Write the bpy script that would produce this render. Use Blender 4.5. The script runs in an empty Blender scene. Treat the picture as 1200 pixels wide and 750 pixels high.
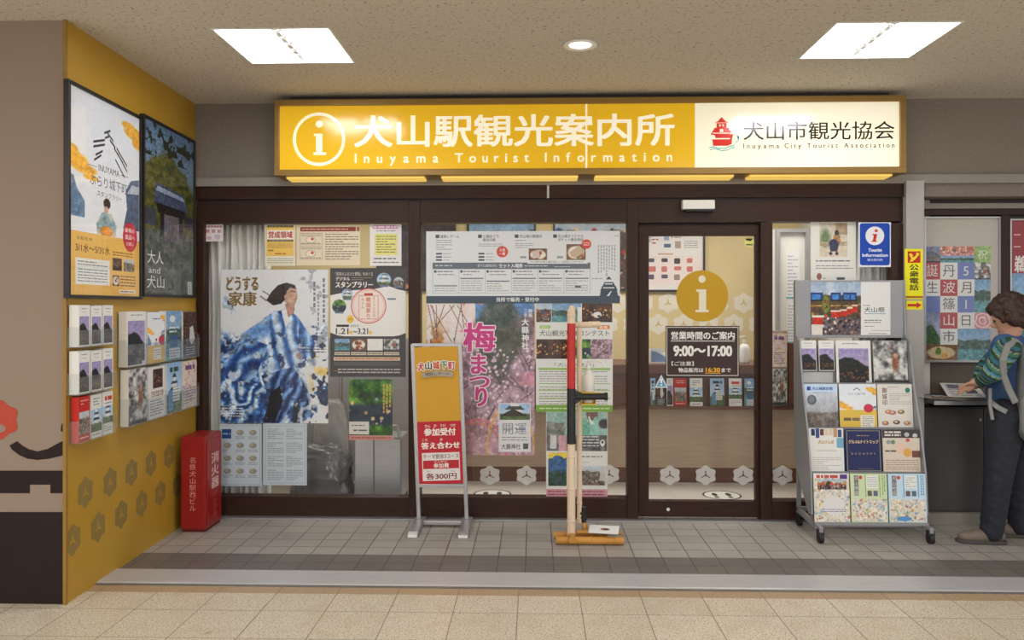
import bpy, bmesh, math, random
import numpy as np
from mathutils import Vector, Matrix
SC = bpy.context.scene
COL = SC.collection
# ------------------------------------------------------------------ camera, light, exposure
F, YAW, H, VH = 920.0, 0.0283, 1.52, 359.0      # focal length in px (1200 wide), yaw, eye height, horizon row
cam_d = bpy.data.cameras.new('camera'); cam = bpy.data.objects.new('camera', cam_d); COL.objects.link(cam)
cam_d.sensor_width = 36; cam_d.lens = F * 36 / 1200; cam_d.shift_y = -(375 - VH) / 1200
cam_d.clip_start = 0.05
cam.location = (0, 0, H); cam.rotation_euler = (math.pi / 2, 0, YAW)
SC.camera = cam
SC.view_settings.view_transform = 'Standard'; SC.view_settings.look = 'None'
SC.view_settings.gamma = 1.0; SC.view_settings.use_curve_mapping = False
SC.view_settings.exposure = 0.36
SC.cycles.use_denoising = True
SC.cycles.max_bounces = 8; SC.cycles.transparent_max_bounces = 12
PANEL_E, DOWN_E, SIGN_E, STRIP_E = 13.0, 3.0, 0.26, 0.42
world = bpy.data.worlds.new('hall_ambient'); SC.world = world; world.use_nodes = True
world.node_tree.nodes['Background'].inputs[0].default_value = (0.985, 0.995, 1.0, 1)
world.node_tree.nodes['Background'].inputs[1].default_value = 0.85
def area(name, loc, sx, sy, power, col):
    l = bpy.data.lights.new(name, 'AREA'); l.shape = 'RECTANGLE'; l.size = sx; l.size_y = sy
    l.energy = power; l.color = col
    o = bpy.data.objects.new(name, l); COL.objects.link(o); o.location = loc; return o
# ceiling fittings of the office behind the glass, and those of the hall behind the viewer
for x in (-1.6, 0.2, 1.9):
    area('office_ceiling_lamp', (x, 7.1, 2.68), 1.2, 0.5, 15, (1, .95, .88))
area('office_ceiling_lamp', (0.2, 6.1, 2.68), 4.6, 0.2, 13, (1, .96, .9))
for x in (-4.6, -1.38, 1.87, 5.1):
    for y in (1.2, -1.8):
        area('hall_ceiling_lamp', (x, y, 2.96), .58, .58, 34, (1, .99, .96))

# ------------------------------------------------------------------ pixel rays -> places in the hall
def ray(u, v):
    a = (u - 600) / F
    return Vector((-math.sin(YAW) + math.cos(YAW) * a, math.cos(YAW) + math.sin(YAW) * a, (VH - v) / F))
def P(u, v, Y):
    r = ray(u, v); t = Y / r.y
    return Vector((r.x * t, Y, H + r.z * t))
def PF(u, v, z=0.0):
    r = ray(u, v); t = (z - H) / r.z
    return Vector((r.x * t, r.y * t, z))
CEIL, D = 2.98, 5.6
W0 = Vector((-2.385, 3.93)); W1 = Vector((-2.447, 5.62))      # side wall, near and far end
WD = (W1 - W0).normalized(); WN = Vector((WD.y, -WD.x)); WROT = math.atan2(WD.y, WD.x)
def WL(u, v, off=0.0):
    r = ray(u, v); p0 = W0 + WN * off
    t = p0.dot(WN) / (r.x * WN.x + r.y * WN.y)
    q = Vector((r.x * t, r.y * t))
    return (q - W0).dot(WD), H + r.z * t
def WP(s, z, off=0.0):
    q = W0 + WD * s + WN * off
    return Vector((q.x, q.y, z))

# ------------------------------------------------------------------ colours and materials
def lin1(c):
    c = c / 255.0
    return c / 12.92 if c <= 0.04045 else ((c + 0.055) / 1.055) ** 2.4
def lin(c): return tuple(lin1(x) for x in c[:3])
def linA(a):
    a = np.clip(a, 0, 255) / 255.0
    return np.where(a <= 0.04045, a / 12.92, ((a + 0.055) / 1.055) ** 2.4)
def newmat(name):
    m = bpy.data.materials.new(name); m.use_nodes = True
    return m, m.node_tree.nodes, m.node_tree.links, m.node_tree.nodes['Principled BSDF']
def pm(name, rgb, rough=.6, metal=0.0, var=.06, scale=14.0, bump=0.0, bscale=60.0, stretch=(1, 1, 1), rgb2=None, spec=None):
    m, N, L, B = newmat(name)
    tc = N.new('ShaderNodeTexCoord'); mp = N.new('ShaderNodeMapping'); mp.inputs['Scale'].default_value = stretch
    L.new(tc.outputs['Object'], mp.inputs[0])
    nz = N.new('ShaderNodeTexNoise'); nz.inputs['Scale'].default_value = scale; nz.inputs['Detail'].default_value = 5
    L.new(mp.outputs[0], nz.inputs['Vector'])
    cr = N.new('ShaderNodeValToRGB'); c = lin(rgb)
    c2 = lin(rgb2) if rgb2 else tuple(min(1, x * (1 + var)) for x in c)
    c1 = c if rgb2 else tuple(x * (1 - var) for x in c)
    cr.color_ramp.elements[0].position = .3; cr.color_ramp.elements[1].position = .7
    cr.color_ramp.elements[0].color = (*c1, 1); cr.color_ramp.elements[1].color = (*c2, 1)
    L.new(nz.outputs['Fac'], cr.inputs[0]); L.new(cr.outputs[0], B.inputs['Base Color'])
    B.inputs['Roughness'].default_value = rough; B.inputs['Metallic'].default_value = metal
    if spec is not None: B.inputs['Specular IOR Level'].default_value = spec
    if bump:
        n2 = N.new('ShaderNodeTexNoise'); n2.inputs['Scale'].default_value = bscale; n2.inputs['Detail'].default_value = 3
        L.new(mp.outputs[0], n2.inputs['Vector'])
        b = N.new('ShaderNodeBump'); b.inputs['Strength'].default_value = bump; b.inputs['Distance'].default_value = .004
        L.new(n2.outputs['Fac'], b.inputs['Height']); L.new(b.outputs[0], B.inputs['Normal'])
    return m
def attrmat(name, rough, emit=0.0, spec=.5, bump=0, bscale=60):
    m, N, L, B = newmat(name)
    a = N.new('ShaderNodeAttribute'); a.attribute_name = 'Col'
    L.new(a.outputs['Color'], B.inputs['Base Color']); B.inputs['Roughness'].default_value = rough
    B.inputs['Specular IOR Level'].default_value = spec
    if emit:
        L.new(a.outputs['Color'], B.inputs['Emission Color']); B.inputs['Emission Strength'].default_value = emit
    if bump:
        n2 = N.new('ShaderNodeTexNoise'); n2.inputs['Scale'].default_value = bscale
        b = N.new('ShaderNodeBump'); b.inputs['Strength'].default_value = bump; b.inputs['Distance'].default_value = .004
        L.new(n2.outputs['Fac'], b.inputs['Height']); L.new(b.outputs[0], B.inputs['Normal'])
    return m
def emat(name, rgb, e):
    m, N, L, B = newmat(name)
    B.inputs['Base Color'].default_value = (*lin(rgb), 1); B.inputs['Emission Color'].default_value = (*lin(rgb), 1)
    B.inputs['Emission Strength'].default_value = e; return m
def glassmat(name, tint=(1, 1, 1), gloss=1.0, rough=.02, frost=0.0, frost_col=(225, 225, 222)):
    m, N, L, B = newmat(name); N.remove(B); out = N['Material Output']
    t = N.new('ShaderNodeBsdfTransparent'); t.inputs[0].default_value = (*tint, 1)
    g = N.new('ShaderNodeBsdfGlossy'); g.inputs['Roughness'].default_value = rough
    f = N.new('ShaderNodeFresnel'); f.inputs[0].default_value = 1.45
    mu = N.new('ShaderNodeMath'); mu.operation = 'MULTIPLY'; mu.inputs[1].default_value = gloss
    ge = N.new('ShaderNodeNewGeometry'); fr = N.new('ShaderNodeMath'); fr.operation = 'SUBTRACT'; fr.inputs[0].default_value = 1; L.new(ge.outputs['Backfacing'], fr.inputs[1])
    m0 = N.new('ShaderNodeMath'); m0.operation = 'MULTIPLY'; L.new(f.outputs[0], m0.inputs[0]); L.new(fr.outputs[0], m0.inputs[1]); L.new(m0.outputs[0], mu.inputs[0])
    mx = N.new('ShaderNodeMixShader'); L.new(mu.outputs[0], mx.inputs[0]); L.new(g.outputs[0], mx.inputs[2])
    if frost:
        d = N.new('ShaderNodeBsdfDiffuse'); d.inputs[0].default_value = (*lin(frost_col), 1)
        m2 = N.new('ShaderNodeMixShader'); m2.inputs[0].default_value = frost
        L.new(t.outputs[0], m2.inputs[1]); L.new(d.outputs[0], m2.inputs[2]); L.new(m2.outputs[0], mx.inputs[1])
    else:
        L.new(t.outputs[0], mx.inputs[1])
    L.new(mx.outputs[0], out.inputs[0]); return m
M = {}
M['print'] = attrmat('printed_paper', .55, spec=.35)
M['gloss_print'] = attrmat('printed_gloss', .25, spec=.5)
M['backlit'] = attrmat('backlit_acrylic', .13, emit=SIGN_E)
M['paint'] = attrmat('painted_surface', .55)
M['cloth'] = attrmat('woven_cloth', .9, spec=.15, bump=.3, bscale=220)
M['paper'] = pm('paper', (225, 224, 220), .7, var=.02)
M['wood'] = pm('dark_brown_frame', (54, 34, 27), .4, var=.24, scale=6, stretch=(1, 8, 14), bump=.05, bscale=30, spec=.22)
M['woodv'] = pm('dark_brown_stile', (54, 34, 27), .4, var=.24, scale=6, stretch=(14, 8, 1), bump=.05, bscale=30, spec=.22)
M['black'] = pm('black_rubber', (26, 25, 26), .55, var=.15)
M['blackmetal'] = pm('black_frame_metal', (28, 28, 30), .35, var=.1)
M['alu'] = pm('brushed_aluminium', (182, 182, 184), .38, metal=.75, var=.08, scale=5, stretch=(1, 30, 30))
M['steel'] = pm('grey_painted_steel', (150, 151, 154), .42, metal=.25, var=.04, scale=6)
M['white'] = pm('white_plastic', (228, 228, 224), .4, var=.02)
M['pillar'] = pm('grey_metal_pillar', (172, 168, 166), .45, var=.03, scale=5)
M['trim'] = pm('beige_grey_trim', (142, 135, 126), .5, var=.05)
M['red'] = pm('red_box_paint', (148, 24, 24), .35, var=.06)
M['glass'] = glassmat('window_glass')
M['acrylic'] = glassmat('clear_acrylic', (.96, .97, .97), 1.0, .05, .06)
M['frost'] = glassmat('frosted_film', (.95, .95, .95), .3, .3, .62, (226, 224, 220))

# ------------------------------------------------------------------ mesh helpers
def link(o, parent=None):
    COL.objects.link(o)
    if parent is not None: o.parent = parent
    return o
def tag(o, label=None, cat=None, group=None, kind=None):
    if label: o['label'] = label
    if cat: o['category'] = cat
    if group: o['group'] = group
    if kind: o['kind'] = kind
    return o
def empty(name, loc, label=None, cat=None, group=None, kind=None, rot=0):
    o = bpy.data.objects.new(name, None); o.empty_display_size = .1; link(o); o.location = loc
    o.rotation_euler = (0, 0, rot)
    return tag(o, label, cat, group, kind)
def rawmesh(name, V, Fc, mats, colors=None, smooth=False, midx=None):
    me = bpy.data.meshes.new(name); me.from_pydata([tuple(v) for v in V], [], Fc)
    for m in (mats if isinstance(mats, (list, tuple)) else [mats]): me.materials.append(m)
    if colors is not None:
        at = me.color_attributes.new('Col', 'FLOAT_COLOR', 'POINT')
        a = np.ones((len(V), 4), dtype=np.float32); a[:, :3] = colors; at.data.foreach_set('color', a.ravel())
    if midx is not None: me.polygons.foreach_set('material_index', midx)
    if smooth: me.polygons.foreach_set('use_smooth', [True] * len(me.polygons))
    me.update(); return me
class MB:
    def __init__(s): s.V = []; s.F = []
    def add(s, V, Fc):
        n = len(s.V); s.V += [Vector(v) for v in V]; s.F += [tuple(i + n for i in f) for f in Fc]; return s
    def box(s, x0, x1, y0, y1, z0, z1):
        return s.add([(x0, y0, z0), (x1, y0, z0), (x1, y1, z0), (x0, y1, z0), (x0, y0, z1), (x1, y0, z1), (x1, y1, z1), (x0, y1, z1)],
                     [(0, 3, 2, 1), (4, 5, 6, 7), (0, 1, 5, 4), (1, 2, 6, 5), (2, 3, 7, 6), (3, 0, 4, 7)])
    def pbox(s, u0, v0, u1, v1, Y, depth):           # box whose front face fills a photo rectangle at depth Y
        a = P(u0, v1, Y); b = P(u1, v0, Y)
        return s.box(a.x, b.x, Y, Y + depth, a.z, b.z)
    def prism(s, pts, axis, a, b):                   # extrude a 2D outline along axis
        def q(p, t): return (t, p[0], p[1]) if axis == 'x' else ((p[0], t, p[1]) if axis == 'y' else (p[0], p[1], t))
        n = len(pts); V = [q(p, a) for p in pts] + [q(p, b) for p in pts]
        return s.add(V, [tuple(range(n))[::-1], tuple(range(n, 2 * n))] + [(i, (i + 1) % n, (i + 1) % n + n, i + n) for i in range(n)])
    def tube(s, p0, p1, r, r2=None, n=14, cap=True):
        p0 = Vector(p0); p1 = Vector(p1); r2 = r if r2 is None else r2
        d = (p1 - p0).normalized(); a = d.orthogonal().normalized(); b = d.cross(a); V = []
        for p, q in ((p0, r), (p1, r2)):
            V += [p + (a * math.cos(6.28318 * i / n) + b * math.sin(6.28318 * i / n)) * q for i in range(n)]
        Fc = [(i, (i + 1) % n, (i + 1) % n + n, i + n) for i in range(n)]
        if cap: Fc += [tuple(range(n))[::-1], tuple(range(n, 2 * n))]
        return s.add(V, Fc)
    def path(s, pts, r, n=10):
        for a, b in zip(pts, pts[1:]): s.tube(a, b, r, n=n)
        return s
    def lathe(s, c, prof, n=24):                     # prof: (radius, z)
        c = Vector(c); V = []
        for r, z in prof: V += [c + Vector((math.cos(6.28318 * i / n) * r, math.sin(6.28318 * i / n) * r, z)) for i in range(n)]
        k = len(prof)
        Fc = [(j * n + i, j * n + (i + 1) % n, (j + 1) * n + (i + 1) % n, (j + 1) * n + i) for j in range(k - 1) for i in range(n)]
        Fc += [tuple(range(n))[::-1], tuple(range((k - 1) * n, k * n))]
        return s.add(V, Fc)
    def build(s, name, mat, parent=None, bevel=0, smooth=False, colors=None, local=False, kind=None):
        L = Vector((0, 0, 0)) if (local or parent is None) else parent.matrix_basis.translation
        if parent is not None and not local:
            p = parent
            while p.parent is not None: p = p.parent; L = L + p.matrix_basis.translation
        me = rawmesh(name, [v - L for v in s.V], s.F, mat, colors, smooth)
        o = link(bpy.data.objects.new(name, me), parent)
        if bevel:
            b = o.modifiers.new('edge', 'BEVEL'); b.width = bevel; b.segments = 2; b.limit_method = 'ANGLE'; b.angle_limit = .6
        if kind: o['kind'] = kind
        return o
def single(mb, name, mat, label, cat, group=None, bevel=0, smooth=False):     # a thing that is one mesh, origin at its base
    xs = [v.x for v in mb.V]; ys = [v.y for v in mb.V]; zs = [v.z for v in mb.V]
    c = Vector(((min(xs) + max(xs)) / 2, (min(ys) + max(ys)) / 2, min(zs)))
    mb.V = [v - c for v in mb.V]
    o = mb.build(name, mat, None, bevel, smooth); o.location = c
    return tag(o, label, cat, group)
def copy_tree(o, parent=None):
    c = o.copy(); COL.objects.link(c)
    if parent is not None: c.parent = parent
    for ch in [x for x in bpy.data.objects if x.parent == o]: copy_tree(ch, c)
    return c

# ------------------------------------------------------------------ lettering
_TX = {}
def glyphs(st, bold=0.0):
    k = (st, bold)
    if k not in _TX:
        c = bpy.data.curves.new('lettering', 'FONT'); c.body = st; c.size = 1; c.offset = bold; c.resolution_u = 3
        o = bpy.data.objects.new('lettering', c); COL.objects.link(o)
        me = bpy.data.meshes.new_from_object(o.evaluated_get(bpy.context.evaluated_depsgraph_get()))
        V = np.array([v.co[:2] for v in me.vertices]).reshape(-1, 2); Fc = [tuple(p.vertices) for p in me.polygons]
        bpy.data.objects.remove(o); bpy.data.curves.remove(c); bpy.data.meshes.remove(me)
        _TX[k] = (V, Fc)
    return _TX[k]

# ------------------------------------------------------------------ painted pictures (colour per vertex of a fine grid)
def vnoise(h, w, cells, rng, aspect=1.0):
    ch = max(2, int(cells * h / max(w, 1) * aspect) + 2); cw = int(cells) + 2
    g = rng.random((ch + 1, cw + 1)); y = np.linspace(0, ch - 1.001, h); x = np.linspace(0, cw - 1.001, w)
    yi = y.astype(int); xi = x.astype(int); fy = (y - yi)[:, None]; fx = (x - xi)[None, :]
    fy = fy * fy * (3 - 2 * fy); fx = fx * fx * (3 - 2 * fx)
    a = g[yi][:, xi]; b = g[yi][:, xi + 1]; c = g[yi + 1][:, xi]; d = g[yi + 1][:, xi + 1]
    return (a * (1 - fx) + b * fx) * (1 - fy) + (c * (1 - fx) + d * fx) * fy
def fbm(h, w, cells, rng, octv=4, aspect=1.0):
    r = np.zeros((h, w)); amp = 1; tot = 0
    for i in range(octv):
        if cells > max(h, w): break
        r += amp * vnoise(h, w, cells, rng, aspect); tot += amp; amp *= .55; cells *= 2
    return r / max(tot, 1e-6)
def sm(a, b, x):
    t = np.clip((x - a) / (b - a), 0, 1); return t * t * (3 - 2 * t)
class Cv:                                            # a small painter: coordinates 0..1, y down
    def __init__(s, w, h, seed):
        s.w, s.h = w, h; s.rng = np.random.default_rng(seed)
        s.U, s.V = np.meshgrid(np.linspace(0, 1, w), np.linspace(0, 1, h)); s.c = np.zeros((h, w, 3))
    def n(s, cells, octv=4, aspect=1.0): return fbm(s.h, s.w, cells, s.rng, octv, aspect)
    def fill(s, col): s.c[:] = col
    def grad(s, a, b):
        a = np.array(a, float); b = np.array(b, float); s.c[:] = a + (b - a) * s.V[..., None]
    def put(s, mask, col):
        m = np.clip(mask, 0, 1)[..., None]; s.c = s.c * (1 - m) + np.asarray(col, float) * m
    def ramp(s, t, cols):
        t = np.clip(t, 0, 1) * (len(cols) - 1); i = np.minimum(t.astype(int), len(cols) - 2); f = (t - i)[..., None]
        k = np.array(cols, float); return k[i] * (1 - f) + k[i + 1] * f
    def ell(s, cx, cy, rx, ry, col, soft=.12):
        d = np.sqrt(((s.U - cx) / rx) ** 2 + ((s.V - cy) / ry) ** 2); s.put(1 - sm(1 - soft, 1 + soft, d), col)
    def mask(s, pts):
        m = np.zeros((s.h, s.w), bool); n = len(pts)
        for i in range(n):
            (x0, y0), (x1, y1) = pts[i], pts[(i + 1) % n]
            if y0 == y1: continue
            c = ((y0 > s.V) != (y1 > s.V)) & (s.U < (x1 - x0) * (s.V - y0) / (y1 - y0) + x0); m ^= c
        return m.astype(float)
    def poly(s, pts, col): s.put(s.mask(pts), col)
    def rect(s, a, b, c, d, col): s.put(((s.U >= a) & (s.U <= c) & (s.V >= b) & (s.V <= d)).astype(float), col)
    def line(s, a, b, wd, col):
        p = np.array(a, float); q = np.array(b, float); asp = s.h / s.w; d = q - p; L2 = d[0] ** 2 + (d[1] * asp) ** 2 + 1e-9
        t = np.clip(((s.U - p[0]) * d[0] + (s.V - p[1]) * asp * asp * d[1]) / L2, 0, 1)
        e = np.sqrt((s.U - p[0] - t * d[0]) ** 2 + ((s.V - p[1] - t * d[1]) * asp) ** 2); s.put(1 - sm(wd * .6, wd * 1.2, e), col)
    def specks(s, mask, cols, n, r, soft=.3):
        for i in range(n):
            x, y = s.rng.random(2); iy = int(y * (s.h - 1)); ix = int(x * (s.w - 1))
            if mask[iy, ix] > .5:
                k = r * (.6 + .8 * s.rng.random()); s.ell(x, y, k, k * s.w / s.h, cols[int(s.rng.random() * len(cols))], soft)
def castle(c, x, y, w, wall=(225, 225, 225), roof=(60, 66, 76)):
    h = w * c.w / c.h
    for k, (sc, dy) in enumerate(((1, 0), (.72, -.42), (.46, -.82))):
        ww = w * sc; yy = y + dy * h
        c.rect(x - ww * .36, yy - .3 * h, x + ww * .36, yy, wall)
        c.poly([(x - ww * .55, yy - .24 * h), (x + ww * .55, yy - .24 * h), (x + ww * .3, yy - .46 * h), (x - ww * .3, yy - .46 * h)], roof)
    c.poly([(x - w * .2, y - 1.2 * h), (x + w * .2, y - 1.2 * h), (x, y - 1.4 * h)], roof)
# each picture: function of a painter
def p_hill(c, sky=((150, 142, 190), (190, 170, 190)), dark=(34, 36, 38), warm=((190, 110, 60), (150, 80, 50), (120, 90, 60))):
    c.grad(*sky); n = c.n(4)
    ridge = .26 + .06 * (1 - sm(0, .3, c.U)) + .26 * sm(.42, 1, c.U) + .10 * (n - .5)
    c.put(sm(-.02, .02, c.V - ridge), np.array(dark) * (0.7 + .9 * c.n(14)[..., None]))
    c.specks((c.V > .62) & (c.V < .9), warm, 150, .022, .6); c.put(sm(.88, .95, c.V), (44, 42, 42))
def p_castle(c):
    c.grad((150, 190, 226), (214, 226, 232)); castle(c, .5, .62, .6)
    n = c.n(5); c.put(sm(-.03, .03, c.V - .62 - .14 * (n - .5)), c.ramp(c.n(12), [(36, 58, 32), (80, 104, 60), (126, 140, 92)]))
def p_blossom(c, base=((70, 60, 66), (150, 118, 130), (206, 170, 184))):
    n = c.n(6, 5); c.c = c.ramp(n * 1.3 - .15, base)
    c.specks(np.ones((c.h, c.w)), ((224, 196, 210), (206, 160, 182), (240, 224, 230), (110, 90, 92)), 160, .02)
def p_crowd(c):
    c.grad((170, 190, 210), (214, 216, 214)); n = c.n(5)
    m = sm(-.02, .02, c.V - .33 - .1 * (n - .5)); c.put(m, (84, 62, 48))
    c.specks((c.V > .3) & (c.V < .62), ((196, 66, 44), (60, 96, 160), (220, 200, 160), (70, 50, 44), (140, 54, 44), (188, 150, 90)), 170, .035, .5)
    c.specks(c.V > .6, ((40, 40, 50), (190, 180, 175), (70, 74, 100), (120, 60, 56), (226, 220, 214), (30, 30, 34)), 420, .016, .5)
def p_night(c):
    c.fill((38, 26, 24)); n = c.n(6); c.c = c.ramp(n, [(18, 14, 18), (70, 44, 34), (120, 76, 50)])
    c.specks((c.V > .25) & (c.V < .75), ((246, 190, 100), (255, 220, 150), (230, 140, 70)), 46, .022)
def p_forest(c):
    n = c.n(5, 5); c.c = c.ramp(n * 1.4 - .2, [(14, 30, 14), (36, 84, 30), (96, 150, 50), (150, 190, 90)])
    m = sm(.38, .5, c.V) * (1 - sm(.78, .86, c.V)); c.put(m * .85, c.ramp(c.n(9), [(14, 18, 44), (34, 46, 90), (20, 30, 30)]))
    c.specks((c.V > .35) & (c.V < .8), ((200, 170, 120), (150, 150, 190), (220, 200, 150)), 26, .03)
def p_food(c, plate=(232, 228, 220)):
    c.fill((120, 84, 58)); c.ell(.5, .52, .42, .4, plate); c.specks(((c.U - .5) ** 2 + (c.V - .52) ** 2) < .08, ((180, 90, 60), (120, 60, 40), (210, 160, 90), (90, 120, 60)), 26, .09)
def p_lake(c):
    c.grad((120, 160, 200), (190, 206, 214)); n = c.n(4)
    c.put(sm(-.02, .02, c.V - .35 - .2 * (n - .5)), c.ramp(c.n(10), [(34, 56, 60), (70, 96, 90), (120, 140, 120)]))
    c.put(sm(.62, .7, c.V), c.ramp(c.n(16, 3, 4), [(40, 96, 110), (90, 150, 160), (150, 190, 190)]))
def p_town(c):
    c.grad((196, 206, 216), (150, 150, 140)); n = c.n(7, 4)
    c.put(sm(-.02, .02, c.V - .3 - .3 * (n - .5)), c.ramp(c.n(9, 3), [(50, 48, 46), (120, 110, 98), (190, 180, 166)]))
    c.specks(c.V > .5, ((80, 60, 50), (200, 190, 180), (60, 70, 90), (150, 90, 70)), 60, .03)
def p_mono(c):
    n = c.n(5, 5); c.c = c.ramp(n * 1.5 - .25, [(40, 40, 42), (110, 110, 110), (206, 206, 204), (236, 236, 234)])
    c.ell(.64, .52, .1, .2, (150, 96, 70), .5); c.ell(.66, .36, .06, .06, (196, 160, 130), .4); c.put(sm(.9, .96, c.V), (52, 52, 50))
def p_map(c):
    c.fill((222, 212, 196)); n = c.n(6); c.put((np.abs(n - .5) < .03).astype(float), (240, 236, 226)); n = c.n(4)
    c.put((np.abs(n - .45) < .025).astype(float), (150, 180, 196)); c.specks(np.ones((c.h, c.w)), ((206, 120, 100), (120, 150, 110), (210, 180, 90), (150, 140, 150)), 50, .025)
def p_blank(c): c.fill((230, 230, 226))

# ------------------------------------------------------------------ printed sheets
class Sheet:
    """A printed flat thing; all drawing commands take photo coordinates inside rect, mapped to the sheet's real size."""
    def __init__(s, rect, base=(226, 225, 220), frame=None):
        s.r = rect; s.base = base; s.cmds = []; s.boxes = []
        s.art = ([], [], []); s.let = ([], [], [])
    def _layer(s, bb):
        k = 1
        for b, l in s.boxes:
            if b[0] < bb[2] and b[2] > bb[0] and b[1] < bb[3] and b[3] > bb[1]: k = max(k, l + 1)
        s.boxes.append((bb, k)); return k
    def _add(s, tgt, pts, faces, cols, bb=None):
        pts = np.asarray(pts, float)
        if len(pts) == 0: return
        if bb is None: bb = (pts[:, 0].min(), pts[:, 1].min(), pts[:, 0].max(), pts[:, 1].max())
        k = s._layer(bb); V, Fc, Cc = tgt; n = len(V)
        V.extend([(p[0], p[1], k) for p in pts]); Fc.extend([tuple(i + n for i in f) for f in faces])
        if np.ndim(cols) == 1: cols = np.tile(lin(cols), (len(pts), 1))
        Cc.extend(list(cols))
    def rect(s, u0, v0, u1, v1, col): s._add(s.art, [(u0, v1), (u1, v1), (u1, v0), (u0, v0)], [(0, 1, 2, 3)], col); return s
    def outline(s, u0, v0, u1, v1, w, col):
        s._add(s.art, [(u0, v0), (u1, v0), (u1, v1), (u0, v1), (u0 + w, v0 + w), (u1 - w, v0 + w), (u1 - w, v1 - w), (u0 + w, v1 - w)],
               [(4, 5, 1, 0), (5, 6, 2, 1), (6, 7, 3, 2), (7, 4, 0, 3)], col); return s
    def poly(s, pts, col, tgt=None): s._add(tgt or s.art, pts, [tuple(range(len(pts)))], col); return s
    def ell(s, cu, cv, ru, rv, col, n=28): return s.poly([(cu + ru * math.cos(6.28318 * i / n), cv - rv * math.sin(6.28318 * i / n)) for i in range(n)], col)
    def ring(s, cu, cv, ru, rv, w, col, n=40):
        a = [(cu + ru * math.cos(6.28318 * i / n), cv - rv * math.sin(6.28318 * i / n)) for i in range(n)]
        b = [(cu + (ru - w) * math.cos(6.28318 * i / n), cv - (rv - w) * math.sin(6.28318 * i / n)) for i in range(n)]
        s._add(s.art, a + b, [(i, (i + 1) % n, (i + 1) % n + n, i + n) for i in range(n)], col); return s
    @staticmethod
    def _strokes(bold):                              # heavier strokes: the same glyphs struck again, slightly shifted
        if bold <= 0: return [(0, 0)]
        if bold <= .016: return [(-bold, 0), (bold, 0)]
        return [(-bold, -bold * .6), (bold, -bold * .6), (-bold, bold * .6), (bold, bold * .6)]
    def text(s, st, u0, v0, u1, v1, col, bold=0.0):
        V, Fc = glyphs(st)
        if len(V) == 0: return s
        lo = V.min(0); hi = V.max(0); d = np.maximum(hi - lo, 1e-6); e = (v1 - v0) / d[1]; b = bold * e
        for ox, oy in s._strokes(b):
            q = np.stack([u0 + b + ox + (V[:, 0] - lo[0]) / d[0] * (u1 - u0 - 2 * b), v1 - .6 * b + oy - (V[:, 1] - lo[1]) / d[1] * (v1 - v0 - 1.2 * b)], 1)
            s._add(s.let, q, Fc, col)
        return s
    def spaced(s, st, u0, v0, u1, v1, col, bold=0.0, ref='I'):      # letters set wide apart; v0..v1 is the capital height
        R, _ = glyphs(ref); e = (v1 - v0) / (R[:, 1].max() - R[:, 1].min()); b = bold * e; gl = [glyphs(g) for g in st]
        w = [(g[0][:, 0].max() - g[0][:, 0].min()) * e for g in gl]; gap = (u1 - u0 - sum(w)) / max(1, len(st) - 1); x = u0
        for (V, Fc), wi in zip(gl, w):
            for ox, oy in s._strokes(b): s._add(s.let, np.stack([x + ox + (V[:, 0] - V[:, 0].min()) * e, v1 + oy - V[:, 1] * e], 1), Fc, col)
            x += wi + gap
        return s
    def vtext(s, st, u0, v0, u1, v1, col, bold=0.0):
        n = len(st); ch = (v1 - v0) / n
        for i, g in enumerate(st):
            V, Fc = glyphs(g)
            if len(V) == 0: continue
            lo = V.min(0); hi = V.max(0); cx = (lo[0] + hi[0]) / 2
            for ox, oy in s._strokes(bold * (u1 - u0)):
                q = np.stack([(u0 + u1) / 2 + ox + (V[:, 0] - cx) * (u1 - u0), v0 + ch * (i + .9) + oy - (V[:, 1] + .08) * ch * .95], 1)
                s._add(s.let, q, Fc, col)
        return s
    def greek(s, u0, v0, u1, v1, n, col=(90, 90, 92), seed=0, dens=.72, hgt=.36):
        rg = random.Random(seed * 31 + n); pts = []; fs = []; rh = (v1 - v0) / n
        for i in range(n):
            x = u0; end = u0 + (u1 - u0) * (1 if rg.random() < dens else rg.uniform(.35, .85))
            while x < end:
                w = min(rg.uniform(.8, 3.2) * rh * .8, end - x); a = v0 + rh * (i + .5 - hgt / 2); k = len(pts)
                pts += [(x, a + rh * hgt), (x + w, a + rh * hgt), (x + w, a), (x, a)]; fs.append((k, k + 1, k + 2, k + 3)); x += w + rh * .3
        s._add(s.art, pts, fs, col); return s
    def vgreek(s, u0, v0, u1, v1, n, col=(90, 90, 92), seed=0):
        rg = random.Random(seed); pts = []; fs = []; cw = (u1 - u0) / n
        for i in range(n):
            y = v0; end = v1 - (v1 - v0) * rg.random() * .3
            while y < end:
                h = rg.uniform(.6, 1.2) * cw; a = u0 + cw * (i + .25); k = len(pts)
                pts += [(a, y + h), (a + cw * .5, y + h), (a + cw * .5, y), (a, y)]; fs.append((k, k + 1, k + 2, k + 3)); y += h + cw * .35
        s._add(s.art, pts, fs, col); return s
    def pic(s, u0, v0, u1, v1, fn, seed=1, res=1.25, grain=.55, **kw):
        w = max(6, int((u1 - u0) * res)); h = max(6, int((v1 - v0) * res)); c = Cv(w, h, seed); fn(c, **kw)
        g = np.random.default_rng(seed + 99); l_ = np.clip(c.c.mean(-1, keepdims=True) / 255, 0, 1); c.c = c.c * (1 + grain * 2.6 * np.maximum(.03, .9 - l_) * np.minimum(1, l_ * 2) * (fbm(h, w, max(4, w / 5), g, 3)[..., None] - .5) + grain * np.maximum(.04, .95 - l_) * (g.random((h, w, 1)) - .5))
        U = np.linspace(u0, u1, w); V = np.linspace(v0, v1, h); gu, gv = np.meshgrid(U, V)
        idx = np.arange(w * h).reshape(h, w)
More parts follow.
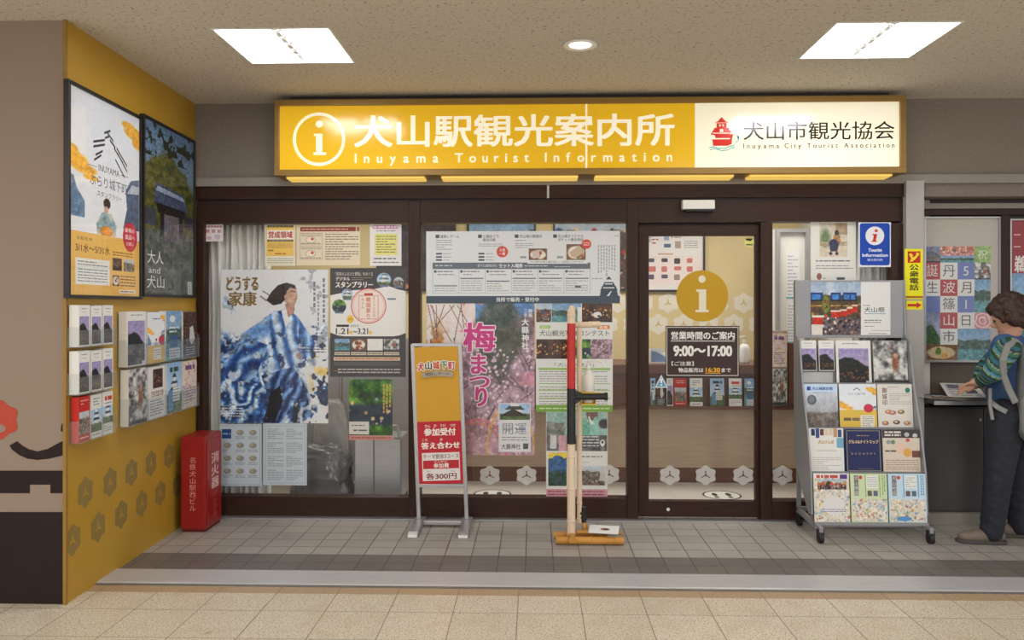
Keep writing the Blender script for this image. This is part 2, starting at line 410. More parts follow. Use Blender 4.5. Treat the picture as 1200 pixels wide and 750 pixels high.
        fs = np.stack([idx[1:, :-1], idx[1:, 1:], idx[:-1, 1:], idx[:-1, :-1]], -1).reshape(-1, 4)
        s._add(s.art, np.stack([gu.ravel(), gv.ravel()], 1), [tuple(int(i) for i in f) for f in fs], linA(c.c.reshape(-1, 3)), (u0, v0, u1, v1)); return s
    def build(s, name, size, parent=None, thick=.0012, mat='print', step=7e-5, art='print', let='lettering'):
        """Base sheet + children; local x right, y away from the viewer, z up from the bottom edge."""
        u0, v0, u1, v1 = s.r; w, h = size; sx = w / (u1 - u0); sz = h / (v1 - v0); uc = (u0 + u1) / 2
        mb = MB().box(-w / 2, w / 2, 0, thick, 0, h)
        cols = np.tile(lin(s.base), (len(mb.V), 1))
        o = mb.build(name, M[mat], parent, colors=cols, local=True)
        for nm, (V, Fc, Cc) in ((art, s.art), (let, s.let)):
            if V:
                a = np.array(V); W = np.stack([(a[:, 0] - uc) * sx, -a[:, 2] * step, (v1 - a[:, 1]) * sz], 1)
                me = rawmesh(nm, W, Fc, M[mat], np.array(Cc)); link(bpy.data.objects.new(nm, me), o)
        return o
    def on_plane(s, name, Y, label=None, cat='poster', group=None, **k):      # upright, facing the hall, where the photo shows it
        u0, v0, u1, v1 = s.r; a = P(u0, v1, Y); b = P(u1, v0, Y)
        o = s.build(name, (b.x - a.x, b.z - a.z), **k); o.location = ((a.x + b.x) / 2, Y, a.z)
        return tag(o, label, cat if label else None, group)
    def on_wall(s, name, off, corners, label=None, cat='poster', group=None, **k):   # on the side wall; corners TL TR BR BL in the photo
        q = [WL(*c, off) for c in corners]
        s0 = (q[0][0] + q[3][0]) / 2; s1 = (q[1][0] + q[2][0]) / 2; z1 = (q[0][1] + q[1][1]) / 2; z0 = (q[2][1] + q[3][1]) / 2
        o = s.build(name, (s1 - s0, z1 - z0), **k); o.location = WP((s0 + s1) / 2, z0, off); o.rotation_euler = (0, 0, WROT)
        return tag(o, label, cat if label else None, group)

# ================================================================== THE SETTING
def flower_pts(cx, cz, r, sq=1.0, n=48):
    return [(cx + r * (.93 + .09 * math.cos(6 * (t + .5236))) * math.cos(t), cz + sq * r * (.93 + .09 * math.cos(6 * (t + .5236))) * math.sin(t)) for t in [6.28318 * i / n for i in range(n)]]
def trefoil_tris(cx, cz, r, sq=1.0):
    out = []
    for k in range(3):
        a = math.pi / 2 + k * 2.0944
        d = (math.cos(a), math.sin(a)); e = (-d[1], d[0])
        out.append([(cx + (d[0] * p + e[0] * q) * r, cz + (d[1] * p + e[1] * q) * r * sq) for p, q in ((0, -.1), (.25, -.09), (.52, 0), (.25, .09), (0, .1))])
    return out
def plane_part(name, polys, mat, to3d, parent, L):
    V, Fc = [], []
    for p in polys:
        n = len(V); V += [to3d(*q) - L for q in p]; Fc.append(tuple(range(n, n + len(p))))
    return link(bpy.data.objects.new(name, rawmesh(name, V, Fc, mat)), parent)

def tile_mat(name, c1, c2, mortar, bw, rh, ms, ox, oy, speck=None, rough=.35, rough_var=.15):
    m, N, L, B = newmat(name)
    tc = N.new('ShaderNodeTexCoord'); mp = N.new('ShaderNodeMapping'); mp.inputs['Location'].default_value = (ox, oy, 0)
    L.new(tc.outputs['Object'], mp.inputs[0])
    br = N.new('ShaderNodeTexBrick'); br.offset = 0; br.squash = 1
    for k, v in (('Scale', 1), ('Mortar Size', ms), ('Mortar Smooth', .15), ('Bias', 0), ('Brick Width', bw), ('Row Height', rh)): br.inputs[k].default_value = v
    br.inputs['Color1'].default_value = (*lin(c1), 1); br.inputs['Color2'].default_value = (*lin(c2), 1); br.inputs['Mortar'].default_value = (*lin(mortar), 1)
    L.new(mp.outputs[0], br.inputs['Vector']); col = br.outputs['Color']
    def over(col, scale, lo, hi, rgb, amt=1.0, det=2):
        n = N.new('ShaderNodeTexNoise'); n.inputs['Scale'].default_value = scale; n.inputs['Detail'].default_value = det
        L.new(tc.outputs['Object'], n.inputs['Vector'])
        r = N.new('ShaderNodeMapRange'); r.inputs['From Min'].default_value = lo; r.inputs['From Max'].default_value = hi; r.inputs['To Max'].default_value = amt
        L.new(n.outputs['Fac'], r.inputs['Value'])
        x = N.new('ShaderNodeMix'); x.data_type = 'RGBA'; L.new(r.outputs[0], x.inputs['Factor']); L.new(col, x.inputs['A'])
        x.inputs['B'].default_value = (*lin(rgb), 1); return x.outputs['Result']
    for sp in speck or (): col = over(col, *sp)
    L.new(col, B.inputs['Base Color'])
    n = N.new('ShaderNodeTexNoise'); n.inputs['Scale'].default_value = 3.0; n.inputs['Detail'].default_value = 6; L.new(tc.outputs['Object'], n.inputs['Vector'])
    r = N.new('ShaderNodeMapRange'); r.inputs['To Min'].default_value = rough - rough_var; r.inputs['To Max'].default_value = rough + rough_var
    L.new(n.outputs['Fac'], r.inputs['Value']); L.new(r.outputs[0], B.inputs['Roughness'])
    b = N.new('ShaderNodeBump'); b.inputs['Strength'].default_value = .4; b.inputs['Distance'].default_value = .002; b.invert = True
    L.new(br.outputs['Fac'], b.inputs['Height']); L.new(b.outputs[0], B.inputs['Normal'])
    return m
M['terrazzo'] = tile_mat('terrazzo_tile', (214, 204, 184), (207, 197, 176), (120, 108, 92), .32, .328, .0026, .083 + .32 * 40, -3.885 + .328 * 40,
    [(110, .56, .63, (150, 122, 92), .8), (140, .59, .66, (92, 74, 58), .8), (7, .5, .8, (178, 160, 130), .5, 5)], .33)
M['terrazzo_edge'] = tile_mat('terrazzo_edge_tile', (172, 146, 114), (164, 138, 106), (120, 104, 84), .32, 2, .0022, .083 + .32 * 40, 0, [(110, .58, .66, (206, 190, 164), .6)], .4)
M['greytile'] = tile_mat('grey_floor_tile', (166, 161, 153), (155, 150, 143), (84, 78, 72), .165, .152, .0034, .0515 + .165 * 40, -4.47 + .152 * 60,
    [(9, .5, .85, (138, 130, 120), .5, 6), (160, .58, .75, (190, 186, 178), .35)], .42)
M['darktile'] = tile_mat('dark_floor_tile', (112, 106, 101), (104, 98, 94), (70, 65, 61), .165, .152, .003, .0515 + .165 * 40, -4.47 + .152 * 60, [(160, .55, .75, (134, 128, 122), .4)], .45)
def slab(name, x0, x1, y0, y1, z0, z1, m, kind='structure', parent=None):
    return tag(MB().box(x0, x1, y0, y1, z0, z1).build(name, m, parent), kind=kind)
slab('floor', -7, 8, -4, 4.12, -.1, 0, M['terrazzo'])
slab('floor.001', -7, 8, 4.12, 4.215, -.1, 0, M['terrazzo_edge'])
slab('floor.002', -7, 8, 4.473, 4.774, -.1, 0, M['darktile'])
slab('floor.003', -7, 8, 4.774, 5.72, -.1, 0, M['greytile'])
M['strip'] = pm('threshold_aluminium', (196, 195, 196), .36, metal=.3, var=.12, scale=4, stretch=(1, 60, 1))
tr = empty('trim_1', (0, 4.34, 0), kind='structure')
MB().prism([(4.235, 0), (4.235, .006), (4.25, .010), (4.455, .010), (4.462, .004), (4.473, 0)], 'x', -2.44, 8).build('threshold_plate', M['strip'], tr)
MB().box(-2.44, 8, 4.215, 4.234, -.02, .005).build('threshold_lip', pm('threshold_lip_metal', (128, 124, 120), .4, metal=.5, var=.1), tr)
# ceiling: fissured mineral board
def ceil_mat():
    m, N, L, B = newmat('fissured_ceiling_board')
    tc = N.new('ShaderNodeTexCoord')
    a = N.new('ShaderNodeTexNoise'); a.inputs['Scale'].default_value = 46; a.inputs['Detail'].default_value = 4; a.inputs['Roughness'].default_value = .7
    L.new(tc.outputs['Object'], a.inputs['Vector'])
    r = N.new('ShaderNodeValToRGB'); e = r.color_ramp.elements
    e[0].position = .30; e[0].color = (*lin((112, 102, 88)), 1); e[1].position = .44; e[1].color = (*lin((205, 196, 181)), 1)
    L.new(a.outputs['Fac'], r.inputs[0]); L.new(r.outputs[0], B.inputs['Base Color']); B.inputs['Roughness'].default_value = .9
    B.inputs['Specular IOR Level'].default_value = .1
    b = N.new('ShaderNodeBump'); b.inputs['Strength'].default_value = .7; b.inputs['Distance'].default_value = .006
    L.new(a.outputs['Fac'], b.inputs['Height']); L.new(b.outputs[0], B.inputs['Normal']); return m
M['ceil'] = ceil_mat()
LIGHTS = [(-1.70, -1.07), (1.55, 2.20)]; LY0, LY1 = 4.08, 4.67
xs = [-7] + [x for p in LIGHTS for x in p] + [8]
cb = MB().box(-7, 8, -4, LY0, CEIL, CEIL + .15).box(-7, 8, LY1, 5.8, CEIL, CEIL + .15)
for i in range(0, len(xs), 2): cb.box(xs[i], xs[i + 1], LY0, LY1, CEIL, CEIL + .15)
tag(cb.build('ceiling', M['ceil']), kind='structure')
# side block: mural face towards the hall, yellow face towards the shopfront
M['beigewall'] = pm('beige_wall_paper', (144, 126, 111), .7, var=.02, scale=60, stretch=(1, 1, 6), bump=.1, bscale=120)
M['mural_dark'] = pm('dark_brown_mural', (40, 29, 27), .6, var=.06, spec=.2)
M['mural_red'] = pm('red_mural', (178, 62, 38), .6, var=.04)
M['yellow'] = pm('ochre_wall_sheet', (178, 138, 42), .42, var=.05, scale=3, rgb2=(187, 147, 48))
M['flowergrey'] = pm('olive_flower_print', (140, 118, 62), .5, var=.05)
wl = tag(MB().prism([(-6, 3.94), (W0.x - .012, 3.94), (W1.x - .014, 5.8), (-6, 5.8)], 'z', 0, CEIL).build('wall_left', M['beigewall']), kind='structure')
YM = 3.9385
def mural(u, v): p = P(u, v, YM); return p
def mp(name, polys, m, dy=0): return plane_part(name, polys, m, lambda u, v: P(u, v, YM - dy), wl, Vector((0, 0, 0)))
mp('mural_band', [[(-260, 708.8), (74.8, 708.8), (74.8, 600), (-260, 600)], [(-260, 578), (35, 578), (35, 568), (-260, 568)], [(59, 578), (74.8, 578), (74.8, 568), (59, 568)], [(-260, 568), (74.8, 568), (74.8, 551.5), (-260, 551.5)]], M['mural_dark'])
arc = [(11, 522), (14, 527), (22, 533), (32, 537.5), (44, 539), (58, 537.5), (74.8, 533.5), (74.8, 516), (65, 521), (56, 526), (44, 529), (34, 526.5), (26, 522), (20, 517)]
mp('mural_arc', [arc[::-1], [(71, 505), (74.8, 507), (74.8, 495), (72, 497)][::1]], M['mural_dark'])
mp('mural_flower', [[(x, 2 * 492 - y) for x, y in flower_pts(1, 492, 21.5, 1.05)]], M['mural_red'])
mp('mural_flower_stem', [[(-3, 508), (5, 506), (7, 501), (1, 497), (-6, 498)][::1]], M['beigewall'], .001)
yw = empty('wall_side', (W0.x, W0.y, 0), kind='structure')
def wallbox(n0, n1, s0, s1, z0, z1, mb=None):
    mb = mb or MB(); V = [WP(s, z, n) for z in (z0, z1) for s, n in ((s0, n0), (s1, n0), (s1, n1), (s0, n1))]
    return mb.add(V, [(0, 3, 2, 1), (4, 5, 6, 7), (0, 1, 5, 4), (1, 2, 6, 5), (2, 3, 7, 6), (3, 0, 4, 7)])
WLEN = (W1 - W0).length
wallbox(-.01, 0, .012, WLEN, 0, CEIL).build('yellow_cladding', M['yellow'], yw)
wallbox(-.012, .004, -.003, .014, 0, CEIL).build('corner_strip', pm('ochre_corner_strip', (150, 112, 44), .4, var=.1), yw)
fl, tf = [], []
for c in ((100, 577), (129, 565), (154, 553.6), (177, 543), (198, 534), (85, 633), (115, 617.6), (142, 603), (166, 590), (188, 578), (208, 568)):
    s_, z_ = WL(*c); fl.append(flower_pts(s_, z_, .082)); tf += trefoil_tris(s_, z_, .078)
s_max = .02
fl = [[(max(p[0], .016), p[1]) for p in f] for f in fl]
plane_part('flower_pattern', fl, M['flowergrey'], lambda s, z: WP(s, z, .0006), yw, Vector((W0.x, W0.y, 0)))
plane_part('flower_stem_pattern', tf, M['yellow'], lambda s, z: WP(s, z, .0011), yw, Vector((W0.x, W0.y, 0)))
# upper wall over the shopfront, ledge, header
M['stucco'] = pm('grey_stucco', (132, 122, 113), .85, var=.07, scale=50, bump=.6, bscale=45, spec=.15)
zt = lambda v, Y=5.6: H + (VH - v) * Y / F / (math.cos(YAW))
def zc(v, Y=5.6, u=626): return P(u, v, Y).z
Z207, Z217, Z260 = zc(206.5), zc(217), zc(259.5)
slab('wall_front', -2.46, 8, 5.6, 5.8, Z217, CEIL, M['stucco'])
slab('trim_2', -2.46, 8, 5.565, 5.6, zc(217.5), zc(207.5), M['trim'])
XL = P(231, 400, 5.6).x; XR = P(1062, 400, 5.6).x
hd = empty('trim_3', (0, 5.6, zc(259)), kind='structure')
MB().box(XL, P(641, 225, 5.59).x, 5.585, 5.72, zc(232.5), Z217).build('upper_beam', M['wood'], hd)
MB().box(P(643.5, 225, 5.59).x, XR, 5.585, 5.72, zc(232.5), Z217).build('upper_beam', M['wood'], hd)
MB().box(P(641, 225, 5.59).x, P(643.5, 225, 5.59).x, 5.583, 5.72, zc(232.5), Z217).build('joint_strip', M['alu'], hd)
MB().box(XL, XR, 5.6, 5.72, zc(260.5), zc(234.5)).build('lower_beam', M['wood'], hd)
MB().box(XL, XR, 5.612, 5.70, zc(234.6), zc(232.4)).build('groove', M['black'], hd)
# windows: frame bars measured on the photo, a pane each
def bars(name, root, lst, m, Y0=5.6, dep=.1):
    mb = MB()
    for u0, v0, u1, v1 in lst:
        a = P(u0, v1, Y0); b = P(u1, v0, Y0); mb.box(a.x, b.x, Y0, Y0 + dep, max(a.z, 0.0), b.z)
    return mb.build(name, m, root, bevel=.004)
def pane(root, u0, v0, u1, v1, Y=5.63, m='glass'):
    a = P(u0, v1, Y); b = P(u1, v0, Y)
    return MB().box(a.x, b.x, Y, Y + .006, a.z, b.z).build('pane', M[m], root)
def decals(pn, pts, Y, r=.077, sq=.9, umax=None, umin=None):
    p = pn; Lr = p.parent.matrix_basis.translation
    for u, v in pts:
        c = P(u, v, Y); f = flower_pts(c.x, c.z, r, sq)
        if umax: f = [(min(q[0], P(umax, v, Y).x), q[1]) for q in f]
        if umin: f = [(max(q[0], P(umin, v, Y).x), q[1]) for q in f]
        # annular film with a three-armed opening
        hole = []
        for k in range(3):
            a = math.pi / 2 + k * 2.0944
            for da, rr in ((-.16, .22), (-.14, .42), (0, .50), (.14, .42), (.16, .22), (1.047, .085)): hole.append((c.x + r * rr * math.cos(a + da), c.z + sq * r * rr * math.sin(a + da)))
        bm = bmesh.new(); o_ = [bm.verts.new((q[0] - Lr.x, Y - Lr.y, q[1] - Lr.z)) for q in f]; h_ = [bm.verts.new((q[0] - Lr.x, Y - Lr.y, q[1] - Lr.z)) for q in hole]
        ed = [bm.edges.new((l[i], l[(i + 1) % len(l)])) for l in (o_, h_) for i in range(len(l))]
        bmesh.ops.triangle_fill(bm, use_beauty=True, use_dissolve=False, edges=ed)
        me = bpy.data.meshes.new('flower_decal'); bm.to_mesh(me); bm.free(); me.materials.append(M['frost'])
        link(bpy.data.objects.new('flower_decal', me), p)
def window(n, bars_h, bars_v, pn, fl=()):
    r = empty('window_%d' % n, P((pn[0] + pn[2]) / 2, 606, 5.6), kind='structure'); r.location.z = 0
    bars('rail', r, bars_h, M['wood']); [bars('stile', r, [q], M['woodv'], 5.594) for q in bars_v]
    p = pane(r, *pn)
    if fl: decals(p, fl, 5.628)
    return r
window(1, [(236, 583, 480, 607)], [(231, 260, 238.5, 612), (478.5, 235, 492.5, 612)], (238, 260, 479, 584))
window(2, [(492, 584, 735, 608)], [(735, 235, 748, 613)], (492, 260, 735, 585), [(574, 557), (617, 557), (714, 556)])
window(3, [(905, 588, 1046, 612)], [(891.5, 261, 905.5, 614), (1045, 261, 1062.5, 614)], (905, 260, 1045, 589), [(917, 557)])
dr = empty('door_1', P(820, 606, 5.64), kind='structure'); dr.location.z = 0
DY = 5.635
def dbar(name, u0, v0, u1, v1, m): return bars(name, dr, [(u0, v0, u1, v1)], m, DY, .05)
dbar('door_rail', 748, 263.5, 891, 276.5, M['wood']); dbar('door_rail', 748, 587.5, 891, 605.5, M['wood'])
dbar('door_stile', 748, 276, 760.5, 588, M['woodv']); dbar('door_stile', 885.5, 276, 891, 588, M['woodv'])
dp = pane(dr, 760, 276, 886, 588, 5.66)
decals(dp, [(785, 557), (827, 557), (871, 557)], 5.656)
MB().tube(P(783, 597, 5.637), P(783, 597, 5.628), .012, n=18).build('lock', M['alu'], dr)
slab('trim_4', XL, XR, 5.545, 5.60, 0, .012, M['alu'])
slab('trim_5', P(748, 262, 5.69).x, P(893, 262, 5.69).x, 5.69, 5.72, zc(264, 5.69), zc(256, 5.69), M['black'])
# pillar and the recess with the poster cases
slab('wall_pillar', P(1062, 400, 5.55).x, P(1083, 400, 5.55).x, 5.55, 5.78, 0, zc(213.5, 5.55), M['pillar'])
XP = P(1083, 400, 5.55).x
slab('trim_6', XP, 8, 5.6, 5.8, zc(232), zc(217.5), M['stucco'])
M['dimbrown'] = pm('brown_wall_panel', (96, 86, 74), .55, var=.06, scale=4)
slab('wall_right', XP, 8, 5.82, 5.95, 0, CEIL, M['dimbrown'])
slab('trim_7', XP, 8, 5.72, 5.82, zc(246, 5.72), zc(240, 5.72), M['trim'])
slab('trim_8', XP, 8, 5.74, 5.82, zc(253.5, 5.74), zc(246, 5.74), M['wood'])
slab('trim_9', P(1174, 300, 5.74).x, P(1183, 300, 5.74).x, 5.74, 5.82, zc(425, 5.74), zc(253, 5.74), M['woodv'])
slab('baseboard_right', XP, 8, 5.56, 5.82, 0, .075, pm('grey_plinth', (140, 134, 124), .6, var=.06))
# the office behind the glass
M['office_yellow'] = pm('pale_yellow_wall', (220, 202, 150), .6, var=.02, scale=3)
M['office_white'] = pm('office_white_wall', (222, 219, 212), .7, var=.02)
M['office_floor'] = pm('office_floor_sheet', (200, 194, 184), .45, var=.04, scale=8)
slab('floor.004', -3.4, 2.78, 5.72, 8.5, -.1, 0, M['office_floor'])
slab('ceiling.001', -3.4, 2.78, 5.8, 8.5, 2.72, 2.8, M['office_white'])
wb = slab('wall_back', -3.4, 2.78, 8.3, 8.5, 0, 2.72, M['office_yellow'])
slab('wall_left', -3.5, -3.4, 5.8, 8.5, 0, 2.72, M['office_white'])
slab('wall_right', 2.78, 2.88, 5.8, 8.5, 0, 2.72, M['office_white'])
fl, tf = [], []
for j, v in enumerate((355, 380)):
    for k in range(-4, 14):
        u = 783 + k * 29.5 + (18 if j else 0)
        c = P(u, v, 8.297)
        if -3.3 < c.x < 2.7: fl.append(flower_pts(c.x, c.z, .112, .95)); tf += trefoil_tris(c.x, c.z, .1)
plane_part('flower_pattern', fl, pm('white_flower_print', (232, 226, 208), .6, var=.01), lambda x, z: Vector((x, 8.2985, z)), wb, Vector((0, 0, 0)))
plane_part('flower_stem_pattern', tf, M['office_yellow'], lambda x, z: Vector((x, 8.298, z)), wb, Vector((0, 0, 0)))

# ================================================================== CEILING FITTINGS AND THE BIG SIGN
M['tube_on'] = emat('lit_fluorescent_panel', (246, 248, 255), PANEL_E)
M['lens'] = emat('lit_downlight_lens', (255, 226, 204), DOWN_E)
def troffer(x0, x1, label):
    r = empty('ceiling_light', ((x0 + x1) / 2, (LY0 + LY1) / 2, CEIL), label, 'ceiling light', 'square recessed ceiling lights')
    mb = MB(); w = .012
    for a in ((x0, x1, LY0, LY0 + w), (x0, x1, LY1 - w, LY1), (x0, x0 + w, LY0 + w, LY1 - w), (x1 - w, x1, LY0 + w, LY1 - w)): mb.box(a[0], a[1], a[2], a[3], CEIL - .004, CEIL + .06)
    mb.build('frame', M['white'], r)
    xm = (x0 + x1) / 2
    for a, b in ((x0 + w, xm - .016), (xm + .016, x1 - w)):
        MB().box(a, b, LY0 + w, LY1 - w, CEIL + .022, CEIL + .03).build('diffuser', M['tube_on'], r)
    mb = MB()
    for k in range(5):
        y = LY0 + .07 + k * .1; mb.prism([(xm - .034, CEIL + .021), (xm + .034, CEIL + .021), (xm, CEIL + .006)], 'y', y, y + .035)
    mb.box(xm - .015, xm + .015, LY0 + w, LY1 - w, CEIL + .014, CEIL + .032)
    mb.build('louver', M['white'], r); return r
troffer(*LIGHTS[0], 'square lit ceiling panel over the wall with framed posters')
troffer(*LIGHTS[1], 'square lit ceiling panel over the white half of the big sign')
dl = P(680, 52, 1); t_ = (CEIL - H) / (VH - 52) * F; dlc = Vector((ray(680, 52).x * t_, ray(680, 52).y * t_, CEIL))
r = empty('downlight', dlc, 'small round recessed downlight in the ceiling between the square panels', 'ceiling light')
MB().lathe(dlc, [(.062, -.001), (.092, -.001), (.096, -.006), (.088, -.012), (.066, -.008), (.062, -.002)], 40).build('trim_ring', M['white'], r, smooth=True)
MB().lathe(dlc, [(.064, -.003), (.05, -.007), (.02, -.010), (.001, -.011)], 32).build('lens', M['lens'], r, smooth=True)

SY = 5.36
a = P(322, 205, SY); b = P(1061.5, 117, SY); zs0, zs1 = P(690, 204.5, SY).z, P(690, 114.5, SY).z
sg = empty('illuminated_sign', ((a.x + b.x) / 2, SY, zs0), 'long backlit yellow and white shop sign above the entrance', 'sign')
M['bronze'] = pm('bronze_sign_frame', (150, 118, 62), .32, metal=.35, var=.06, scale=8)
fw = .042
mb = MB()
mb.box(a.x, b.x, SY - .012, 5.6, zs1 - fw, zs1).box(a.x, b.x, SY - .012, 5.6, zs0, zs0 + fw)
mb.box(a.x, a.x + fw * .8, SY - .012, 5.6, zs0 + fw, zs1 - fw).box(b.x - fw * 1.0, b.x, SY - .012, 5.6, zs0 + fw, zs1 - fw)
mb.build('frame', M['bronze'], sg, bevel=.003)
MB().box(a.x + .1, b.x - .1, SY + .03, 5.6, zs1, zs1 + .025).build('top_cover', M['black'], sg)
fx0, fx1 = a.x + fw * .8, b.x - fw
# face panels, drawn in photo coordinates
U0, U1 = 329, 1055; VT, VB = 122.3, 197.5
sh = Sheet((U0, VT, 814.5, VB), (226, 178, 34))
sh.ring(375.5, 161.5, 31, 31.5, 3.6, (255, 246, 214), 56)
sh.ell(375.8, 143.7, 4.3, 4.0, (255, 246, 214))
for p in ([(369.5, 155), (379.5, 155), (379.5, 178), (372, 178), (372, 157.5), (369.5, 157.5)], [(369, 177), (384, 177), (384, 180), (369, 180)]): sh.poly([(x, y) for x, y in p][::-1], (255, 246, 214), sh.let)
sh.text('犬山駅観光案内所', 417, 133.5, 791, 171.5, (255, 248, 224), .022)
sh.spaced('Inuyama', 418, 179, 516, 189.5, (255, 246, 214), .022)
sh.spaced('Tourist', 536, 179, 622, 189.5, (255, 246, 214), .022)
sh.spaced('Information', 641, 179, 788, 189.5, (255, 246, 214), .022)
sh.rect(687.8, VT, 690, VB, (255, 246, 220))
sw = Sheet((814.5, VT, U1, VB), (250, 244, 218))
RD = (214, 52, 40)
for p in ([(846, 138.5), (851, 143.5), (855, 145), (837.5, 145), (841.5, 143.5)], [(840, 145.5), (852, 145.5), (852, 151), (840, 151)],
          [(838, 151), (854, 151), (858, 157), (834, 157)], [(837, 157), (857, 157), (855, 163), (839, 163)][::1], [(833.5, 157), (853, 160), (853, 161.5), (833.5, 159)],
          [(835, 164), (854, 164), (854, 172), (836, 172)], [(853, 160), (860, 158), (858.5, 164), (858, 170), (853, 172)]): sw.poly(p[::-1], RD)
sw.rect(843.2, 147, 845, 149.5, (250, 244, 218)); sw.rect(847, 147, 848.8, 149.5, (250, 244, 218)); sw.rect(844, 152.5, 848, 156, (250, 244, 218)); sw.rect(834, 163, 856, 164.4, (250, 244, 218)); sw.rect(836, 156.8, 858, 157.7, (250, 244, 218))
def wave(pts, w, col):
    up = [(x, y - w) for x, y in pts]; sw.poly(up + [(x, y + w) for x, y in pts][::-1], col)
wave([(831, 174), (836, 173), (842, 175), (850, 175), (856, 172.5), (861, 172), (863, 168), (866, 166), (867, 162), (864, 160)], .55, (40, 160, 170))
wave([(832, 176.5), (838, 175.5), (846, 177.5), (853, 177), (858, 174.5), (862, 174)], .5, (40, 160, 170))
sw.text('犬山市観光協会', 872, 144.5, 1049.5, 165.5, (34, 26, 24), .006)
sw.spaced('Inuyama', 872, 169.5, 914, 175, (60, 50, 44), .012); sw.spaced('City', 920.5, 169.5, 940, 175, (60, 50, 44), .012); sw.spaced('Tourist', 947, 169.5, 983, 175, (60, 50, 44), .012); sw.spaced('Association', 990.5, 169.5, 1049.5, 175, (60, 50, 44), .012)
fz0, fz1 = zs0 + fw, zs1 - fw
xs_ = P(814.5, 160, SY).x
for s_, x0, x1, nm in ((sh, fx0, xs_, 'yellow_face_panel'), (sw, xs_, fx1, 'white_face_panel')):
    o = s_.build(nm, (x1 - x0, fz1 - fz0), parent=sg, mat='backlit', thick=.02)
    o.location = ((x0 + x1) / 2 - sg.location.x, .004, fz0 - zs0)
M['strip_on'] = emat('lit_warm_tube', (255, 214, 110), STRIP_E)
for u0, u1 in ((338, 498), (518, 677), (697, 858), (877, 1042)):
    x0, x1 = P(u0, 208, 5.45).x, P(u1, 208, 5.45).x
    MB().prism([(5.40, zs0 - .001), (5.54, zs0 - .001), (5.53, zs0 - .018), (5.41, zs0 - .012)], 'x', x0, x1).build('under_light', M['strip_on'], sg)

# sensor over the door
r = empty('door_sensor', P(818, 247, 5.6), 'small white motion sensor box on the dark beam over the door', 'sensor')
MB().pbox(800, 234, 838, 245, 5.535, .06).build('housing', M['white'], r, bevel=.006)
MB().pbox(804, 244.5, 837, 247.5, 5.545, .05).build('lens_window', M['black'], r)
tag(MB().pbox(736.5, 238.5, 740.5, 243, 5.597, .003).build('orange_sticker', pm('orange_sticker', (206, 110, 60), .5), None), 'tiny orange sticker on the dark post beside the door top', 'sticker')

# ================================================================== SIDE WALL: FRAMED POSTERS AND LEAFLETS
def wall_frame(corners, label, sheet, w_in):
    q = [WL(*c, .03) for c in corners]; s0 = (q[0][0] + q[3][0]) / 2; s1 = (q[1][0] + q[2][0]) / 2; z1 = (q[0][1] + q[1][1]) / 2; z0 = (q[2][1] + q[3][1]) / 2
    r = empty('framed_poster', WP((s0 + s1) / 2, z0, 0), label, 'poster', rot=WROT)
    hw, hh = (s1 - s0) / 2, z1 - z0; mb = MB(); f = .018
    for x0, x1, a_, b_ in ((-hw, hw, hh - f, hh), (-hw, hw, 0, f), (-hw, -hw + f, f, hh - f), (hw - f, hw, f, hh - f)): mb.box(x0, x1, -.03, 0, a_, b_)
    mb.build('frame', M['blackmetal'], r, bevel=.002, local=True)
    o = sheet.build('poster_sheet', (2 * hw - 2 * f, hh - 2 * f), parent=r); o.location = (0, -.018, f)
    MB().box(-hw + f, hw - f, -.0245, -.0235, f, hh - f).build('glazing', M['glass'], r, local=True)
    print('frame', s1 - s0, z1 - z0, [round(k[1], 2) for k in q]); return r
# 100 x 150 drawing units
def p_cloudtop(c):
    c.grad((226, 232, 240), (238, 240, 242))
    for cx, cy, rx, ry in ((.9, .14, .14, .05), (.82, .1, .1, .03), (.98, .2, .1, .06), (.08, .5, .16, .05), (.2, .55, .16, .035), (.02, .44, .1, .04), (.28, .6, .1, .02)): c.ell(cx, cy, rx, ry, (242, 180, 70), .2)
    c.put(c.mask([(0, .6), (.06, .62), (.1, .7), (.2, .78), (.2, .9), (0, .9)]), (110, 140, 170)); c.put(c.mask([(.78, .62), (.86, .53), (1, .5), (1, .92), (.74, .92), (.8, .76)]), (90, 104, 128))
    c.put(c.mask([(.8, .64), (.88, .56), (1, .56), (1, .62)]), (190, 196, 206))
    c.ell(.5, .76, .05, .04, (70, 50, 46), .1); c.ell(.49, .81, .03, .03, (214, 178, 156), .2)
    c.put(c.mask([(.43, .83), (.56, .83), (.64, .92), (.62, 1), (.36, 1), (.35, .92)]), c.ramp(c.n(10), [(190, 80, 70), (126, 170, 180), (220, 210, 190), (180, 60, 56)]))
    c.ell(.49, .97, .09, .04, (230, 150, 60), .1)
A = Sheet((0, 0, 100, 210), (236, 240, 244))
A.pic(0, 0, 100, 145, p_cloudtop, 4, 1.6)
K = (58, 60, 68)
for x, y, l, m in ((46, 33, 9, -.6), (50, 31, 9, .75), (47, 38, 6, -.6), (54, 38, 8, .75), (31, 47, 16, -.42), (31, 52, 16, -.42), (34, 60, 10, -.7), (32, 66, 10, -.8), (60, 45, 14, .95), (64, 44, 16, 1.0), (66, 50, 14, 1.15), (62, 57, 14, 1.2)):
    A.poly([(x, y), (x + l, y + l * m), (x + l, y + l * m + 2.6), (x, y + 2.6)][::-1], K)
A.text('INUYAMA', 38, 70, 68, 77, (80, 84, 92)); A.rect(24, 73.4, 36, 74, K); A.rect(70, 73.4, 82, 74, K)
A.text('ぶらり城下町', 26, 82, 80, 94, (64, 66, 76)); A.text('スタンプラリー', 36, 98, 72, 104, (80, 82, 90))
A.rect(0, 145, 100, 210, (238, 190, 98)); A.ell(85, 142, 11.5, 17, (204, 44, 72))
A.text('豪華の', 77, 132, 92, 137, (250, 236, 236), .01); A.text('賞品へ', 77, 139.5, 93, 145, (250, 236, 236), .01); A.text('お願い', 79, 148, 91, 152, (250, 236, 236))
